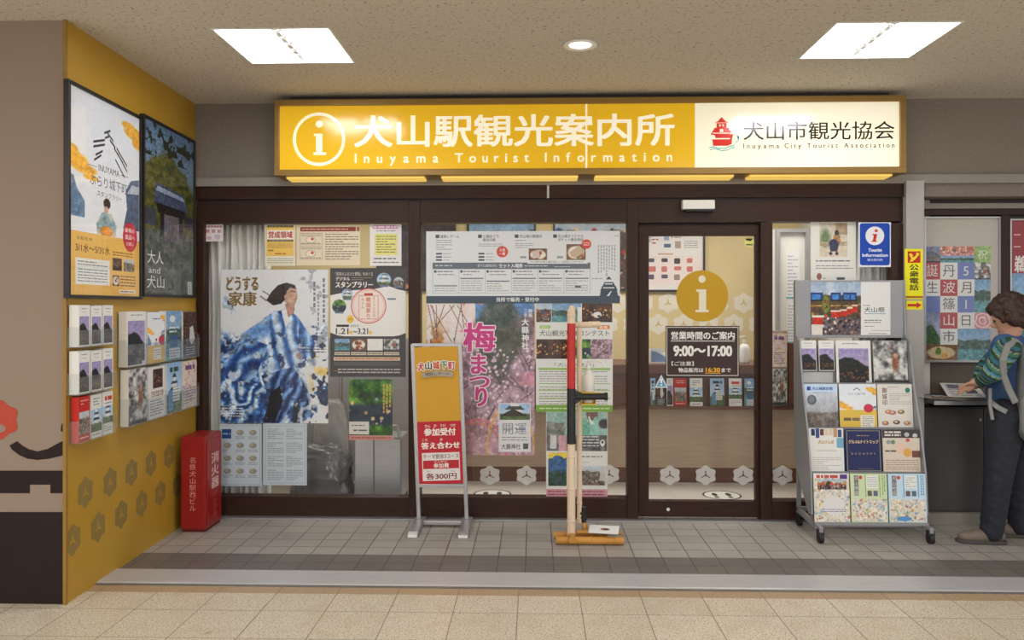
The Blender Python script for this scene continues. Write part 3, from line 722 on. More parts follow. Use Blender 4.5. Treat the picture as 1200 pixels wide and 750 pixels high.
A.text('3/1水〜5/31水', 8, 157, 54, 166, (110, 70, 30), .01); A.text('令和五年', 9, 150, 30, 154, (120, 84, 40)); A.rect(8, 172, 54, 199, (236, 236, 230)); A.greek(11, 174, 51, 180, 2, (120, 130, 150), 3); A.greek(11, 182, 51, 197, 5, (130, 140, 160), 4)
A.pic(58, 168, 72, 182, p_night, 3, 2); A.pic(75, 168, 92, 182, p_town, 5, 2); A.pic(58, 187, 68, 199, p_food, 6, 2)
A.greek(58, 160, 90, 166, 2, (110, 76, 40), 9); A.greek(70, 186, 94, 200, 4, (110, 76, 40), 10); A.rect(68, 203, 94, 207, (240, 230, 210)); A.greek(70, 203.5, 92, 206.5, 1, (70, 60, 50), 2)
def p_gate(c):
    c.grad((92, 124, 160), (176, 196, 210)); n = c.n(5)
    c.put(sm(-.03, .03, c.V - .34 + .2 * np.exp(-((c.U - .45) / .4) ** 2) - .1 * (n - .5)), c.ramp(c.n(12, 3), [(24, 34, 16), (66, 76, 30), (112, 106, 46), (44, 54, 26)]))
    c.put((c.V < .2) * sm(.55, .62, c.n(9)), (26, 40, 24))
    c.poly([(.22, .34), (.78, .37), (.88, .48), (.18, .46)], (70, 84, 112)); c.poly([(.25, .36), (.76, .385), (.8, .41), (.22, .39)], (150, 164, 190)); c.poly([(.22, .46), (.82, .47), (.8, .52), (.26, .52)], (26, 22, 24))
    c.rect(.3, .5, .38, .78, (30, 26, 28)); c.rect(.68, .5, .76, .78, (30, 26, 28)); c.put((c.V > .62) * .9, c.ramp(c.n(14), [(20, 26, 28), (56, 66, 66), (110, 116, 112), (30, 36, 38)]))
    c.put(((c.U > .38) & (c.U < .68) & (c.V > .52) & (c.V < .68)) * .9, c.ramp(c.n(10), [(60, 60, 66), (120, 110, 120), (60, 90, 160)])); c.rect(0, .5, .22, .6, (60, 66, 80)); c.rect(.8, .5, 1, .58, (50, 50, 60))
    c.put((c.V > .86) * .6, c.ramp(c.n(8), [(40, 44, 44), (90, 94, 92), (70, 74, 72)]))
Bq = Sheet((0, 0, 100, 230), (60, 70, 74)); Bq.pic(0, 0, 100, 230, p_gate, 8, 1.5)
Bq.text('大人', 7, 172, 36, 189, (236, 236, 236)); Bq.text('and', 9, 194, 30, 202, (226, 226, 226)); Bq.text('犬山', 6, 205, 38, 222, (236, 236, 236)); Bq.rect(87, 210, 96, 229, (214, 214, 210)); Bq.vgreek(89, 212, 94, 227, 2, (90, 90, 90), 3)
wall_frame([(80.5, 93), (167, 136), (167, 349), (81.6, 351.6)], 'black framed pale poster with orange clouds and a kimono figure', A, 1)
wall_frame([(169, 136.5), (229.6, 162), (229.8, 348), (169, 349)], 'black framed dark photo poster of an old tiled gate among trees', Bq, 1)

def leaflet_art(kind, seed, r=(0, 0, 100, 200)):
    s = Sheet(r, (228, 226, 222)); w = r[2]; h = r[3]
    if kind == 'hill':
        s.greek(w * .25, h * .05, w * .75, h * .12, 1, (150, 150, 156), seed, 1); s.greek(w * .3, h * .15, w * .7, h * .19, 1, (170, 170, 176), seed + 1, 1); s.pic(w * .08, h * .27, w * .92, h * .96, p_hill, seed, .5)
    elif kind == 'hillbig':
        s.greek(w * .2, h * .04, w * .8, h * .09, 1, (150, 150, 156), seed, 1); s.pic(w * .05, h * .17, w * .95, h * .98, p_hill, seed, .6); s.rect(w * .8, h * .92, w * .95, h * .98, (200, 206, 214))
    elif kind == 'red':
        s.base = (196, 44, 36); s.greek(w * .2, h * .06, w * .85, h * .2, 2, (230, 180, 170), seed); s.pic(w * .06, h * .34, w * .94, h * .84, p_town, seed, .5); s.greek(w * .15, h * .88, w * .85, h * .95, 1, (240, 210, 200), seed)
    elif kind == 'castle':
        s.greek(w * .2, h * .06, w * .8, h * .26, 3, (90, 130, 120), seed); s.pic(0, h * .34, w, h * .86, p_castle, seed, .6); s.greek(w * .15, h * .89, w * .85, h * .96, 1, (120, 120, 120), seed)
    elif kind == 'sky':
        s.greek(w * .2, h * .1, w * .9, h * .22, 1, (200, 60, 50), seed, 1, .8); s.greek(w * .2, h * .24, w * .9, h * .3, 1, (110, 110, 120), seed); s.pic(0, h * .34, w, h * .74, p_castle, seed, .6); s.greek(w * .1, h * .78, w * .9, h * .94, 3, (130, 130, 140), seed)
    elif kind == 'cloud':
        s.pic(0, 0, w, h * .72, p_cloudtop, seed, .6); s.rect(0, h * .66, w, h, (232, 190, 90)); s.rect(w * .35, h * .7, w * .8, h * .94, (236, 234, 226)); s.ell(w * .8, h * .56, w * .16, h * .09, (206, 50, 76))
        s.greek(w * .3, h * .1, w * .75, h * .16, 1, (110, 120, 130), seed, 1); s.greek(w * .38, h * .73, w * .77, h * .92, 4, (150, 150, 160), seed)
    elif kind == 'blue':
        s.pic(0, 0, w, h, p_lake, seed, .6); s.rect(w * .25, h * .5, w * .72, h * .74, (60, 92, 140)); s.rect(w * .18, h * .76, w * .9, h * .97, (210, 214, 220)); s.greek(w * .22, h * .78, w * .86, h * .95, 3, (120, 126, 140), seed); s.ell(w * .4, h * .16, w * .18, h * .07, (226, 230, 236)); s.greek(w * .2, h * .3, w * .8, h * .46, 2, (230, 236, 240), seed)
    elif kind == 'dark':
        s.pic(0, 0, w, h, p_night, seed, .6); s.poly([(w * .5, h * .35), (w * .7, h * .3), (w * .85, h * .6), (w * .6, h * .75), (w * .45, h * .6)][::-1], (206, 206, 204)); s.rect(0, h * .72, w, h, (84, 84, 86)); s.greek(w * .2, h * .76, w * .9, h * .96, 4, (190, 190, 190), seed)
    elif kind == 'mono':
        s.pic(0, 0, w, h, p_mono, seed, .6)
    elif kind == 'shops':
        s.pic(w * .25, h * .05, w * .85, h * .42, p_night, seed, .6)
        for k in range(3): s.pic(w * (.16 + k * .26), h * .48, w * (.36 + k * .26), h * .58, p_food, seed + k, .9)
        s.greek(w * .1, h * .63, w * .9, h * .95, 6, (110, 110, 114), seed)
    elif kind == 'green':
        s.pic(0, 0, w, h, p_castle, seed, .6); s.greek(w * .2, h * .08, w * .85, h * .2, 1, (50, 70, 60), seed, 1, .8); s.rect(w * .1, h * .55, w * .45, h * .95, (90, 140, 180)); s.rect(w * .4, h * .5, w * .85, h * .78, (224, 228, 224)); s.greek(w * .43, h * .52, w * .82, h * .76, 4, (120, 130, 120), seed)
    elif kind == 'pastel':
        s.pic(0, 0, w, h, lambda c: setattr(c, 'c', c.ramp(c.n(6, 3), [(170, 190, 226), (226, 206, 226), (240, 226, 180), (206, 150, 190), (200, 214, 232)])), seed, .5); s.greek(w * .15, h * .08, w * .85, h * .2, 1, (120, 80, 130), seed, 1, .8); s.greek(w * .12, h * .55, w * .9, h * .92, 6, (130, 120, 150), seed)
    return s
# wall racks: clear holder; each leaflet pile stands in it as a thing of its own
def wall_holder(corners, off, label, divs):
    q = [WL(*c, off) for c in corners]; s0, s1 = (q[0][0] + q[3][0]) / 2, (q[1][0] + q[2][0]) / 2; z1 = (q[0][1] + q[1][1]) / 2; z0 = (q[2][1] + q[3][1]) / 2
    c = (s0 + s1) / 2; hw = (s1 - s0) / 2 + .006; h = z1 - z0
    r = empty('leaflet_holder', WP(c, z0 - .004, 0), label, 'leaflet holder', rot=WROT)
    MB().box(-hw, hw, -.004, -.001, 0, h * 1.02).build('back_plate', M['acrylic'], r, local=True)
    MB().box(-hw, hw, -off - .006, -.004, 0, .004).build('base', M['acrylic'], r, local=True)
    MB().box(-hw, hw, -off - .009, -off - .006, 0, h * .42).build('front_lip', M['acrylic'], r, local=True)
    for k in range(divs + 1):
        x = -hw + (2 * hw - .003) * k / divs; MB().box(x, x + .003, -off - .006, -.004, .004, h * .5).build('divider', M['acrylic'], r, local=True)
    print('holder', round(2 * hw, 3), round(h, 3)); return s0, s1, z0, z1
def wall_leaflets(hold, off, items):
    s0, s1, z0, z1 = hold; n = len(items); w = (s1 - s0) / n
    for i, (kind, seed, label, group) in enumerate(items):
        s = leaflet_art(kind, seed); o = s.build('leaflet', (w * .9, (z1 - z0) * (1 - .02 * (i % 2))), thick=off - .012)
        o.location = WP(s0 + w * (i + .5), z0 + .0008, off - .003); o.rotation_euler = (0, 0, WROT); tag(o, label, 'leaflet', group)
g1 = 'festival leaflets in the upper small wall holder'; g2 = 'festival leaflets in the lower small wall holder'
h = wall_holder([(92, 357.5), (134, 358), (133.5, 403), (92, 407)], .06, 'topmost small clear holder under the pale framed poster', 3)
wall_leaflets(h, .06, [('hill', 1, 'purple sky hill leaflet in the topmost small wall holder', g1)] * 3)
h = wall_holder([(92, 410), (134, 409.5), (133.5, 455), (92, 462)], .06, 'middle small clear holder on the yellow side wall', 3)
wall_leaflets(h, .06, [('hill', 1, 'purple sky hill leaflet in the middle small wall holder', g2)] * 3)
h = wall_holder([(92, 464), (134, 459), (133, 507), (92, 519)], .05, 'lowest small clear holder holding a red leaflet', 3)
wall_leaflets(h, .05, [('red', 5, 'red tourist leaflet in the lowest small wall holder', None), ('castle', 6, 'white leaflet with a castle photo beside the red leaflet', None), ('sky', 7, 'white leaflet with red title in the lowest small wall holder', None)])
h = wall_holder([(148, 365), (232, 364.5), (232, 417), (148, 431)], .06, 'wide clear four pocket holder under the gate poster, upper one', 4)
wall_leaflets(h, .06, [('hillbig', 11, 'tall leaflet with purple sky and dark hill in the wide wall holder', None), ('cloud', 12, 'pale leaflet with yellow clouds and red disc in wide wall holder', None), ('blue', 13, 'blue water leaflet with dark blue block in the wide wall holder', None), ('dark', 14, 'dark brown leaflet with white figure in the wide wall holder', None)])
h = wall_holder([(150, 433), (232, 421), (231.5, 475), (150, 500)], .06, 'wide clear four pocket holder on yellow wall, lower one', 4)
wall_leaflets(h, .06, [('mono', 21, 'black and white leaflet in the lower wide wall holder', None), ('shops', 22, 'white leaflet with small food photos in lower wide wall holder', None), ('green', 23, 'grey green leaflet with pale text box in lower wide wall holder', None), ('pastel', 24, 'pastel pink and yellow leaflet in the lower wide wall holder', None)])

# red extinguisher cabinet at the corner
bx0, bx1 = PF(209.5, 624).x + .012, PF(241, 624).x; by0, by1 = PF(225, 624).y, PF(225, 624).y + .27; bz = H - (512 - VH) / F * ray(0, 0).y * by0 / ray(225, 0).y
bz = P(225, 511.5, by0).z
r = empty('extinguisher_box', ((bx0 + bx1) / 2, (by0 + by1) / 2, 0), 'red metal fire extinguisher cabinet standing in the corner by the window', 'cabinet')
MB().box(bx0, bx1, by0, by1, .02, bz).build('body', M['red'], r, bevel=.006)
MB().box(bx0 + .006, bx1 - .006, by0 + .008, by1 - .006, 0, .02).build('base', pm('dark_red_base', (92, 18, 18), .5), r)
MB().box(bx1, bx1 + .006, by0 + .015, by1 - .015, .05, bz - .03).build('door', M['red'], r, bevel=.003)
MB().box(bx1 + .006, bx1 + .012, by0 + .02, by0 + .035, bz * .45, bz * .55).build('handle', M['red'], r)
s = Sheet((0, 0, 32, 112), (148, 24, 24)); s.vtext('名鉄犬山駅西ビル', 11, 24, 20, 88, (226, 150, 140))
V, Fc, Cc = s.let; a = np.array(V); wd = bx1 - bx0
me = rawmesh('lettering', np.stack([bx0 + a[:, 0] / 32 * wd - r.location.x, by0 - .0006 - a[:, 2] * 8e-5 - r.location.y, bz * (1 - a[:, 1] / 112)], 1), Fc, M['print'], np.array(Cc)); link(bpy.data.objects.new('lettering', me), r)
s = Sheet((0, 0, 32, 112)); s.vtext('消火器', 9, 22, 25, 66, (230, 190, 184), .02); s.vtext('ボックス', 11, 68, 22, 100, (196, 92, 88))
V, Fc, Cc = s.let; a = np.array(V); dp_ = by1 - by0
me = rawmesh('lettering', np.stack([bx1 + .0066 + a[:, 2] * 8e-5 - r.location.x, by0 + a[:, 0] / 32 * dp_ - r.location.y, bz * (1 - a[:, 1] / 112)], 1), Fc, M['print'], np.array(Cc)); link(bpy.data.objects.new('lettering', me), r)

# ================================================================== POSTERS AND STICKERS ON THE GLASS
GI = 5.6385      # just behind the panes
DK = (84, 84, 88); MID = (140, 140, 144)
# 1 small red and white sticker
s = Sheet((238.5, 263, 261.5, 283), (236, 226, 226))
for i in range(6): s.rect(240.5 + i * 3.4, 264.6, 242.6 + i * 3.4, 266.4, (190, 70, 80))
for i in range(3): s.text('開閉部'[i], 241.5 + i * 6.6, 269, 245.5 + i * 6.6, 273, (178, 60, 70), .02)
s.ell(245, 279, 3, 2.2, (206, 176, 186)); s.ell(255, 277.5, 3.6, 3.2, (200, 190, 206))
s.on_plane('sticker', GI, 'small red lettered white sticker in top corner of the curtained window', 'sticker')
# 2 yellow notice
s = Sheet((310.5, 263.3, 346, 311.5), (232, 226, 206)); s.rect(312, 264, 344.5, 300, (240, 200, 96)); s.rect(313.5, 263.8, 343.5, 266.3, (50, 44, 42)); s.greek(315, 264, 342, 266, 1, (220, 210, 190), 1, 1)
s.rect(313, 269.5, 344, 280.5, (244, 238, 226)); s.text('営成領域', 314.5, 271, 343, 279, (188, 44, 40), .03); s.rect(313.5, 280.8, 343.5, 283.2, (50, 44, 42)); s.greek(315, 281, 342, 283, 1, (220, 210, 190), 2, 1)
s.greek(314, 285, 343, 291, 3, (150, 120, 70), 3); s.greek(314, 292, 328, 295, 1, (90, 60, 40), 4); s.greek(322, 295.5, 335, 299, 1, (200, 80, 40), 5, 1); s.greek(313, 302, 344, 309, 3, (160, 156, 146), 6)
s.on_plane('poster', GI, 'small yellow notice with red characters taped high on the first window')
# 3 cream map notice
s = Sheet((347.5, 263.8, 422, 311), (230, 216, 188)); s.rect(352, 266, 417, 271, (142, 48, 44)); s.greek(354, 267, 408, 270, 1, (226, 190, 170), 1, .95); s.rect(418, 266, 421.5, 271, (170, 90, 84))
for a_, b_ in ((273, 287), (288.5, 304)):
    s.outline(351.5, a_, 378, b_, .4, (150, 110, 90)); s.greek(353, a_ + 1, 377, a_ + 4, 2, (130, 100, 84), int(a_)); s.ell(364, (a_ + b_) / 2 + 1, 6, 4, (238, 226, 200)); s.ring(364, (a_ + b_) / 2 + 1, 6, 4, .5, (150, 120, 96)); s.ell(366, (a_ + b_) / 2, 1.8, 1.6, (190, 80, 70))
    s.greek(352.5, b_ - 3, 376, b_ - .6, 1, (140, 110, 90), int(b_))
s.greek(381, 273, 420, 305, 11, (128, 112, 98), 7, .6); s.on_plane('poster', GI, 'cream landscape notice with dark red heading and small maps')
# 4 purple title notice
s = Sheet((433.5, 263, 470.5, 311.5), (232, 230, 228)); s.rect(437, 264, 466, 268, (196, 90, 170)); s.greek(438, 264.3, 465, 267.6, 1, (244, 230, 240), 2, 1, .7); s.greek(441, 269, 464, 272, 1, MID, 3)
s.rect(439, 274, 465.5, 299, (226, 222, 130)); s.greek(441, 275.5, 464, 297, 7, (130, 124, 84), 4, .55); s.greek(438, 301, 464, 305, 1, DK, 5); s.greek(437, 306, 467, 309, 1, DK, 6)
for x in (434, 465): s.rect(x, 262.6, x + 4, 265.6, (214, 212, 204))
s.on_plane('poster', GI, 'white notice with purple heading and pale yellow middle block')
# 5 large blue robe poster
def p_robe(c):
    c.fill((226, 228, 231)); pu = lambda x: (x - 258) / 127.; pv = lambda y: (y - 316) / 180.
    n1 = c.n(4, 5); n2 = c.n(7, 5); wav = c.n(3, 3)
    sw_ = np.sin((c.U * 5 + c.V * 9 + n1 * 9) * 2.2) * .5 + .5
    blues = c.ramp(np.clip(sw_ * .75 + n2 * .5 - .15, 0, 1), [(20, 36, 78), (34, 84, 150), (84, 140, 204), (176, 204, 230), (232, 238, 243)])
    m = sm(-.05, .05, c.V - (.36 + .14 * np.sin(c.U * 3.2) + .22 * (n1 - .5)) + .0) * (1 - sm(.70, .86, c.U + .25 * (n2 - .5)) * sm(.2, .55, c.V)); c.put(m, blues)
    sp = sm(.60, .66, c.n(9, 4)); c.put(sp * ((c.U < .6) & (c.V < .36) & (c.V > .1)) * .55, (150, 190, 214)); c.put(sp * ((c.V > .88) & (c.U < .9)), (60, 110, 170))
    c.put(sm(.62, .66, c.n(12, 3)) * (c.U > .72) * (c.V < .5) * .7, (150, 156, 166)); c.put(sm(.55, .7, c.n(6, 4)) * sm(.72, .8, c.U) * (np.abs(c.V - .68) < .12), (226, 200, 120))
    c.put(sm(.6, .63, c.n(14, 3)) * sm(.74, .8, c.U) * (c.V > .4) * .9, (30, 44, 76)); c.put(sm(.6, .66, c.n(8, 3)) * sm(.62, .8, c.U) * (c.V > .76), (40, 120, 180))
    def fold(pts, cols, fx, fy, fq, k=3):
        mk = c.mask([(pu(x), pv(y)) for x, y in pts]); t = np.sin((c.U * fx + c.V * fy + c.n(k, 4) * 1.6) * fq) * .5 + .5; c.put(mk, c.ramp(t, cols))
    lt = [(50, 88, 148), (110, 152, 206), (176, 202, 230), (206, 222, 238)]
    fold([(322, 364), (300, 380), (272, 398), (262, 420), (300, 412), (318, 404), (330, 392)], [(96, 140, 196), (180, 204, 230), (228, 236, 244)], 3, 5, 8)      # sleeve blown out
    fold([(290, 396), (262, 424), (264, 444), (300, 450), (330, 432), (326, 408)], [(24, 60, 128), (60, 110, 176), (150, 184, 220)], 4, 6, 7)
    fold([(318, 366), (338, 362), (350, 372), (357, 398), (352, 428), (340, 446), (308, 452), (300, 440), (312, 412)], lt, 9, -3, 6)                        # coat front
    fold([(350, 372), (358, 384), (370, 402), (366, 416), (354, 422), (350, 400)], [(40, 80, 146), (90, 138, 200), (160, 190, 224)], 8, 2, 7)               # far sleeve
    fold([(306, 440), (344, 430), (356, 446), (366, 486), (356, 494), (344, 470), (330, 496), (306, 496), (316, 470)], [(24, 40, 80), (56, 96, 160), (120, 160, 210)], 7, 4, 8)
    c.poly([(pu(x), pv(y)) for x, y in [(318, 460), (328, 452), (332, 470), (322, 496), (308, 496)]], (24, 28, 40)); c.poly([(pu(x), pv(y)) for x, y in [(345, 470), (352, 476), (352, 496), (342, 496)]], (32, 40, 60))
    c.poly([(pu(x), pv(y)) for x, y in [(330, 364), (342, 360), (340, 376), (335, 384)]], (232, 234, 236)); c.poly([(pu(x), pv(y)) for x, y in [(334, 356), (346, 354), (345, 366), (338, 372)]], (174, 132, 110))
    c.poly([(pu(x), pv(y)) for x, y in [(330, 336), (342, 332), (348, 340), (349, 348), (347, 355), (342, 358), (334, 354)]], (198, 160, 136))
    c.poly([(pu(x), pv(y)) for x, y in [(312, 352), (318, 342), (326, 334), (336, 331), (346, 334), (348, 339), (340, 337), (336, 342), (335, 350), (330, 356), (320, 358), (316, 355)]], (52, 44, 42)); c.line((pu(312), pv(352)), (pu(305), pv(347)), .006, (70, 62, 60)); c.line((pu(316), pv(346)), (pu(308), pv(341)), .005, (80, 74, 72))
    c.line((pu(341.5), pv(341)), (pu(346.5), pv(342)), .005, (60, 48, 44)); c.line((pu(344), pv(351)), (pu(347.5), pv(350)), .004, (140, 84, 76)); c.ell(pu(334.5), pv(348), .012, .014, (186, 146, 124), .3)
    c.ell(pu(351), pv(417), .03, .024, (190, 150, 126), .2); c.line((pu(354), pv(398)), (pu(352), pv(420)), .008, (120, 150, 190))
    c.put(sm(.62, .66, c.n(16, 3)) * (c.U < .5) * (c.V > .45) * .5, (16, 26, 56))
    ht = c.n(22, 3); bl = (c.c[..., 2] > c.c[..., 0] + 14)[..., None]; c.c = np.where(bl, c.c * (.72 + .56 * ht[..., None]), c.c); c.put(bl[..., 0] * sm(.66, .72, c.n(11, 4)) * .75, (226, 234, 242)); c.put(bl[..., 0] * sm(.66, .74, c.n(13, 4)) * .7, (18, 34, 80))
s = Sheet((258.5, 316, 384.5, 495.5), (226, 228, 231)); s.pic(258.5, 316, 384.5, 495.5, p_robe, 12, 1.5)
G = (132, 106, 56)
s.text('どうする', 265, 323.5, 303, 340.5, G, .035); s.text('家康', 268, 341.5, 301, 358.5, G, .03)
s.vgreek(366, 330, 371, 366, 1, (120, 122, 130), 2); s.vgreek(377, 326, 382, 380, 1, (120, 122, 130), 3); s.vgreek(371, 344, 375, 390, 1, (150, 152, 160), 4)
s.greek(261, 477, 285, 489, 4, (220, 226, 232), 5); s.greek(352, 404, 382, 414, 3, (70, 74, 84), 6)
s.on_plane('poster', GI, 'large poster of a person in flowing blue robes on white')
# 6 dark and white digital stamp rally poster
s = Sheet((387, 314, 475.5, 441.5), (234, 232, 228)); D2 = (66, 62, 62)
s.poly([(387, 314), (475.5, 314), (475.5, 341), (466, 339), (455, 335), (447, 337), (437, 339), (414, 340), (402, 343), (387, 346)][::-1], D2); s.rect(387, 394, 475.5, 441.5, D2)
s.poly([(387, 389.5), (396, 393), (408, 394.8), (387, 394.8)][::-1], D2); s.poly([(455, 394.8), (468, 393), (475.5, 390), (475.5, 394.8)][::-1], D2)
s.text('「武将のふるさと愛知」をめぐる', 393, 318.8, 437, 323, (228, 222, 214)); s.text('デジタル', 393.5, 324.3, 410, 328.6, (240, 236, 228), .02); s.greek(412, 324.5, 436, 328.5, 2, (160, 140, 110), 8)
s.text('スタンプラリー', 393, 329.8, 437, 337, (240, 236, 228), .03)
for cu, cv, rr, sd, f in ((450, 328, 8.3, 1, p_castle), (467, 331, 6.3, 2, p_town), (407, 345, 6.6, 3, p_castle), (397.5, 359, 8.3, 4, p_forest), (459, 345, 6.3, 5, p_blank)):
    w = 22; c = Cv(w, w, sd); f(c); idx = []
    pts, cols, fs = [(cu, cv)], [c.c[11, 11]], []
    for ri in range(1, 6):
        for k in range(24):
            t = 6.28318 * k / 24; q = rr * ri / 5; pts.append((cu + q * math.cos(t), cv + q * math.sin(t))); cols.append(c.c[min(21, int(11 + 10 * ri / 5 * math.sin(t))), min(21, int(11 + 10 * ri / 5 * math.cos(t)))])
    for k in range(24):
        fs.append((0, 1 + (k + 1) % 24, 1 + k))
        for ri in range(4): a_ = 1 + ri * 24; fs.append((a_ + k, a_ + (k + 1) % 24, a_ + 24 + (k + 1) % 24, a_ + 24 + k))
    s._add(s.art, pts, fs, linA(np.array(cols)))
    s.rect(cu - 5, cv + rr - 2, cu + 5, cv + rr, (110, 120, 150))
s.ell(432, 358.5, 20.6, 20.6, (240, 226, 216)); s.ring(432, 358.5, 20.8, 20.8, 1.1, (206, 76, 66)); s.ring(432, 358.5, 18.6, 18.6, .4, (214, 120, 104))
s.outline(420.5, 346, 443.5, 374, .6, (206, 110, 96)); s.rect(427, 343.5, 437, 346.5, (196, 60, 50))
s.vtext('戦国祭り', 429, 348, 434.5, 374, (208, 110, 66), .02); s.vtext('タイム', 423, 349, 427, 362, (196, 96, 70), .01); s.vtext('あいちの武将', 437, 347, 440, 372, (196, 90, 70))
s.ell(410.5, 374, 4.2, 4.6, (240, 196, 60)); s.greek(408, 372.5, 413, 375.5, 2, (140, 100, 30), 4); s.rect(394, 380.3, 409, 383, (56, 52, 52)); s.text('2023', 410.5, 380.4, 420, 383, (60, 56, 56))
s.text('1.21', 393.5, 384.5, 408.5, 391.5, (60, 56, 54), .02); s.ell(411, 389.5, 2, 2, (240, 196, 60)); s.text('~3.21', 414, 384.5, 431.5, 391.5, (60, 56, 54), .02); s.ell(434, 389.5, 2, 2, (240, 196, 60))
for k, (f, sd) in enumerate(((p_lake, 3), (p_food, 4), (p_blank, 5), (p_mono, 6))): s.pic(392 + k * 19.3, 397, 410 + k * 19.3, 410.5, f, sd); s.rect(392 + k * 19.3, 412.5, 410 + k * 19.3, 416, (206, 196, 176)); s.greek(393 + k * 19.3, 413, 409 + k * 19.3, 415.6, 1, (120, 100, 80), k)
s.rect(391, 418.5, 469, 422.5, (222, 190, 160)); s.greek(393, 419, 466, 422, 1, (170, 90, 70), 3); s.rect(391, 424, 469, 428.5, (90, 86, 84)); s.greek(396, 431, 470, 438, 2, (196, 192, 186), 9, .9); s.greek(391, 433, 398, 436, 1, (150, 100, 60), 2)
s.on_plane('poster', GI, 'dark grey and white stamp rally poster with a red circle')
# 7 night garden poster with a pink strip
s = Sheet((409, 444.5, 460, 510), (40, 60, 40)); s.pic(409, 444.5, 460, 510, p_forest, 17, 1.5); s.vgreek(448, 450, 459, 486, 3, (206, 170, 90), 3); s.rect(409, 494, 432.5, 509, (214, 212, 204)); s.greek(412, 497, 428, 500, 1, DK, 3); s.greek(414, 502, 430, 506.5, 1, DK, 4, 1)
s.on_plane('poster', GI, 'small green night garden poster low in the first window')
s = Sheet((409, 510.5, 461, 515.5), (206, 140, 132)); s.greek(412, 511.5, 458, 514.5, 1, (150, 70, 66), 4, 1); s.on_plane('paper_strip', GI, 'thin pink paper strip under the green night garden poster', 'paper strip')
# 8, 9 pale blue info sheets
s = Sheet((257, 497, 306.5, 569.5), (196, 208, 218)); s.outline(258.5, 498.5, 305, 568, .5, (140, 164, 186)); s.rect(260, 503, 271, 514, (34, 78, 138)); s.greek(261, 506, 270, 511, 1, (150, 180, 214), 2)
for i in range(4):
    for j in range(3):
        if i + j == 0: continue
        x, y = 260 + j * 15, 501 + i * 15; s.ell(x + 6.5, y + 6, 4.5, 3.2, (150, 152, 140)); s.ell(x + 5, y + 5, 2, 2, (176, 170, 140)); s.greek(x + 1, y + 10, x + 12, y + 14, 2, (110, 130, 150), i * 3 + j)
s.on_plane('poster', GI, 'pale blue sheet of small pictures with a dark blue square', 'info sheet')
s = Sheet((308.5, 496.5, 359.5, 568.5), (198, 210, 219)); s.outline(311, 499, 357.5, 566, .5, (140, 170, 196))
for x in (313.5, 335.5):
    for k in range(4): s.greek(x, 502 + k * 16, x + 19, 515 + k * 16, 6, (130, 142, 154), k * 7 + int(x), .7)
s.on_plane('poster', GI, 'pale blue sheet with two columns of plain small text', 'info sheet')
# 10 wide white banner
BY = 5.636
s = Sheet((499.5, 270.5, 726.5, 355.5), (222, 225, 228)); N_ = (66, 76, 88); s.rect(499.5, 346.8, 726.5, 355.5, (54, 72, 86)); s.text('当所で販売・受付中', 582, 348.4, 632, 353.6, (232, 236, 238), .02)
s.rect(507, 307.5, 692, 314.8, (98, 106, 118)); s.text('城下犬山散策お得な', 560, 309.3, 583, 312.8, (222, 226, 230)); s.text('セット入場券', 585, 308.6, 613, 313.6, (236, 238, 240), .02); s.greek(615, 310, 642, 313, 1, (200, 206, 212), 2); s.greek(510, 309, 530, 313, 1, (190, 196, 204), 3); s.greek(650, 311.5, 690, 313.5, 1, (190, 196, 204), 4)
for x, t, t2 in ((511, '謎探しゲーム', None), (561, '七福めぐり', '御朱印帳'), (604, '犬山城の御城印', None), (649, '犬山城オリジナル', 'ポケット歴史探訪')):
    s.rect(x - .5, 274.5, x + 4, 278.5, N_); s.text(t, x + 5, 274.6, x + 5 + len(t) * 3.75, 278.6, DK, .012)
    if t2: s.text(t2, x + 5, 278.9, x + 5 + len(t2) * 3.75, 282.6, DK, .012)
s.greek(511, 280, 530, 293, 5, (150, 154, 160), 1, .9); s.greek(561, 284.5, 590, 289, 2, (150, 154, 160), 2, .9); s.greek(604, 280.5, 616, 282.5, 1, DK, 3); s.greek(604, 284, 626, 291, 3, (150, 154, 160), 4, .9)
for x in (511, 561):
    for y in (296, 299.8, 303.4): s.rect(x, y, x + 7, y + 2, N_); s.greek(x + 8.5, y, x + 18, y + 2, 1, MID, int(x + y))
s.ell(589, 294.8, 6.8, 6.6, (206, 72, 58)); s.text('人気', 585.5, 290.8, 592.5, 294.3, (244, 224, 220), .02); s.text('一番', 585.5, 295.3, 592.5, 298.8, (244, 224, 220), .02)
s.rect(610, 300, 617, 302.5, (150, 154, 160)); s.rect(653, 300, 660, 302.5, (150, 154, 160)); s.pic(620, 291, 641.5, 305, p_food, 4, 2.2); s.pic(664, 286, 686.5, 305, p_food, 9, 2.2); s.poly([(667, 296), (679, 287.5), (686, 294), (674, 303)][::-1], (196, 176, 150)); s.poly([(624, 294), (632, 293), (633, 302), (625, 303)][::-1], (206, 190, 186)); s.ell(687.5, 286, 5.6, 5.6, (206, 72, 58)); s.greek(684, 283.5, 691, 288, 2, (244, 220, 214), 5)
s.rect(618.5, 304.6, 689, 308.9, (226, 228, 230)); s.text('その御朱印帳を最大限にして御覧いただけます', 622, 305.4, 684, 308, DK)
for x in (527, 537): pass
s.outline(507, 314.8, 692, 343.5, .4, (150, 156, 164))
for k in range(6):
    x = 507 + k * 30.8
    if k: s.rect(x, 315, x + .5, 343.5, (170, 176, 184))
    s.rect(x + 1.8, 316.5, x + 4.6, 319.3, N_); s.greek(x + 5.5, 316.5, x + 24, 319.5, 1, DK, k); s.greek(x + 5.5, 320.2, x + 26, 323, 1, (130, 134, 140), k + 9)
    y = (334.2, 325.5, 328.8, 325.5, 325.5, 325.5)[k]; s.rect(x + 1.8, y, x + 29, y + 1.2, (84, 92, 102)); s.greek(x + 2, y + 2.2, x + 28, min(y + 16, 342), int((min(y + 16, 342) - y - 2) / 2.4), (160, 164, 170), k + 20, .8)
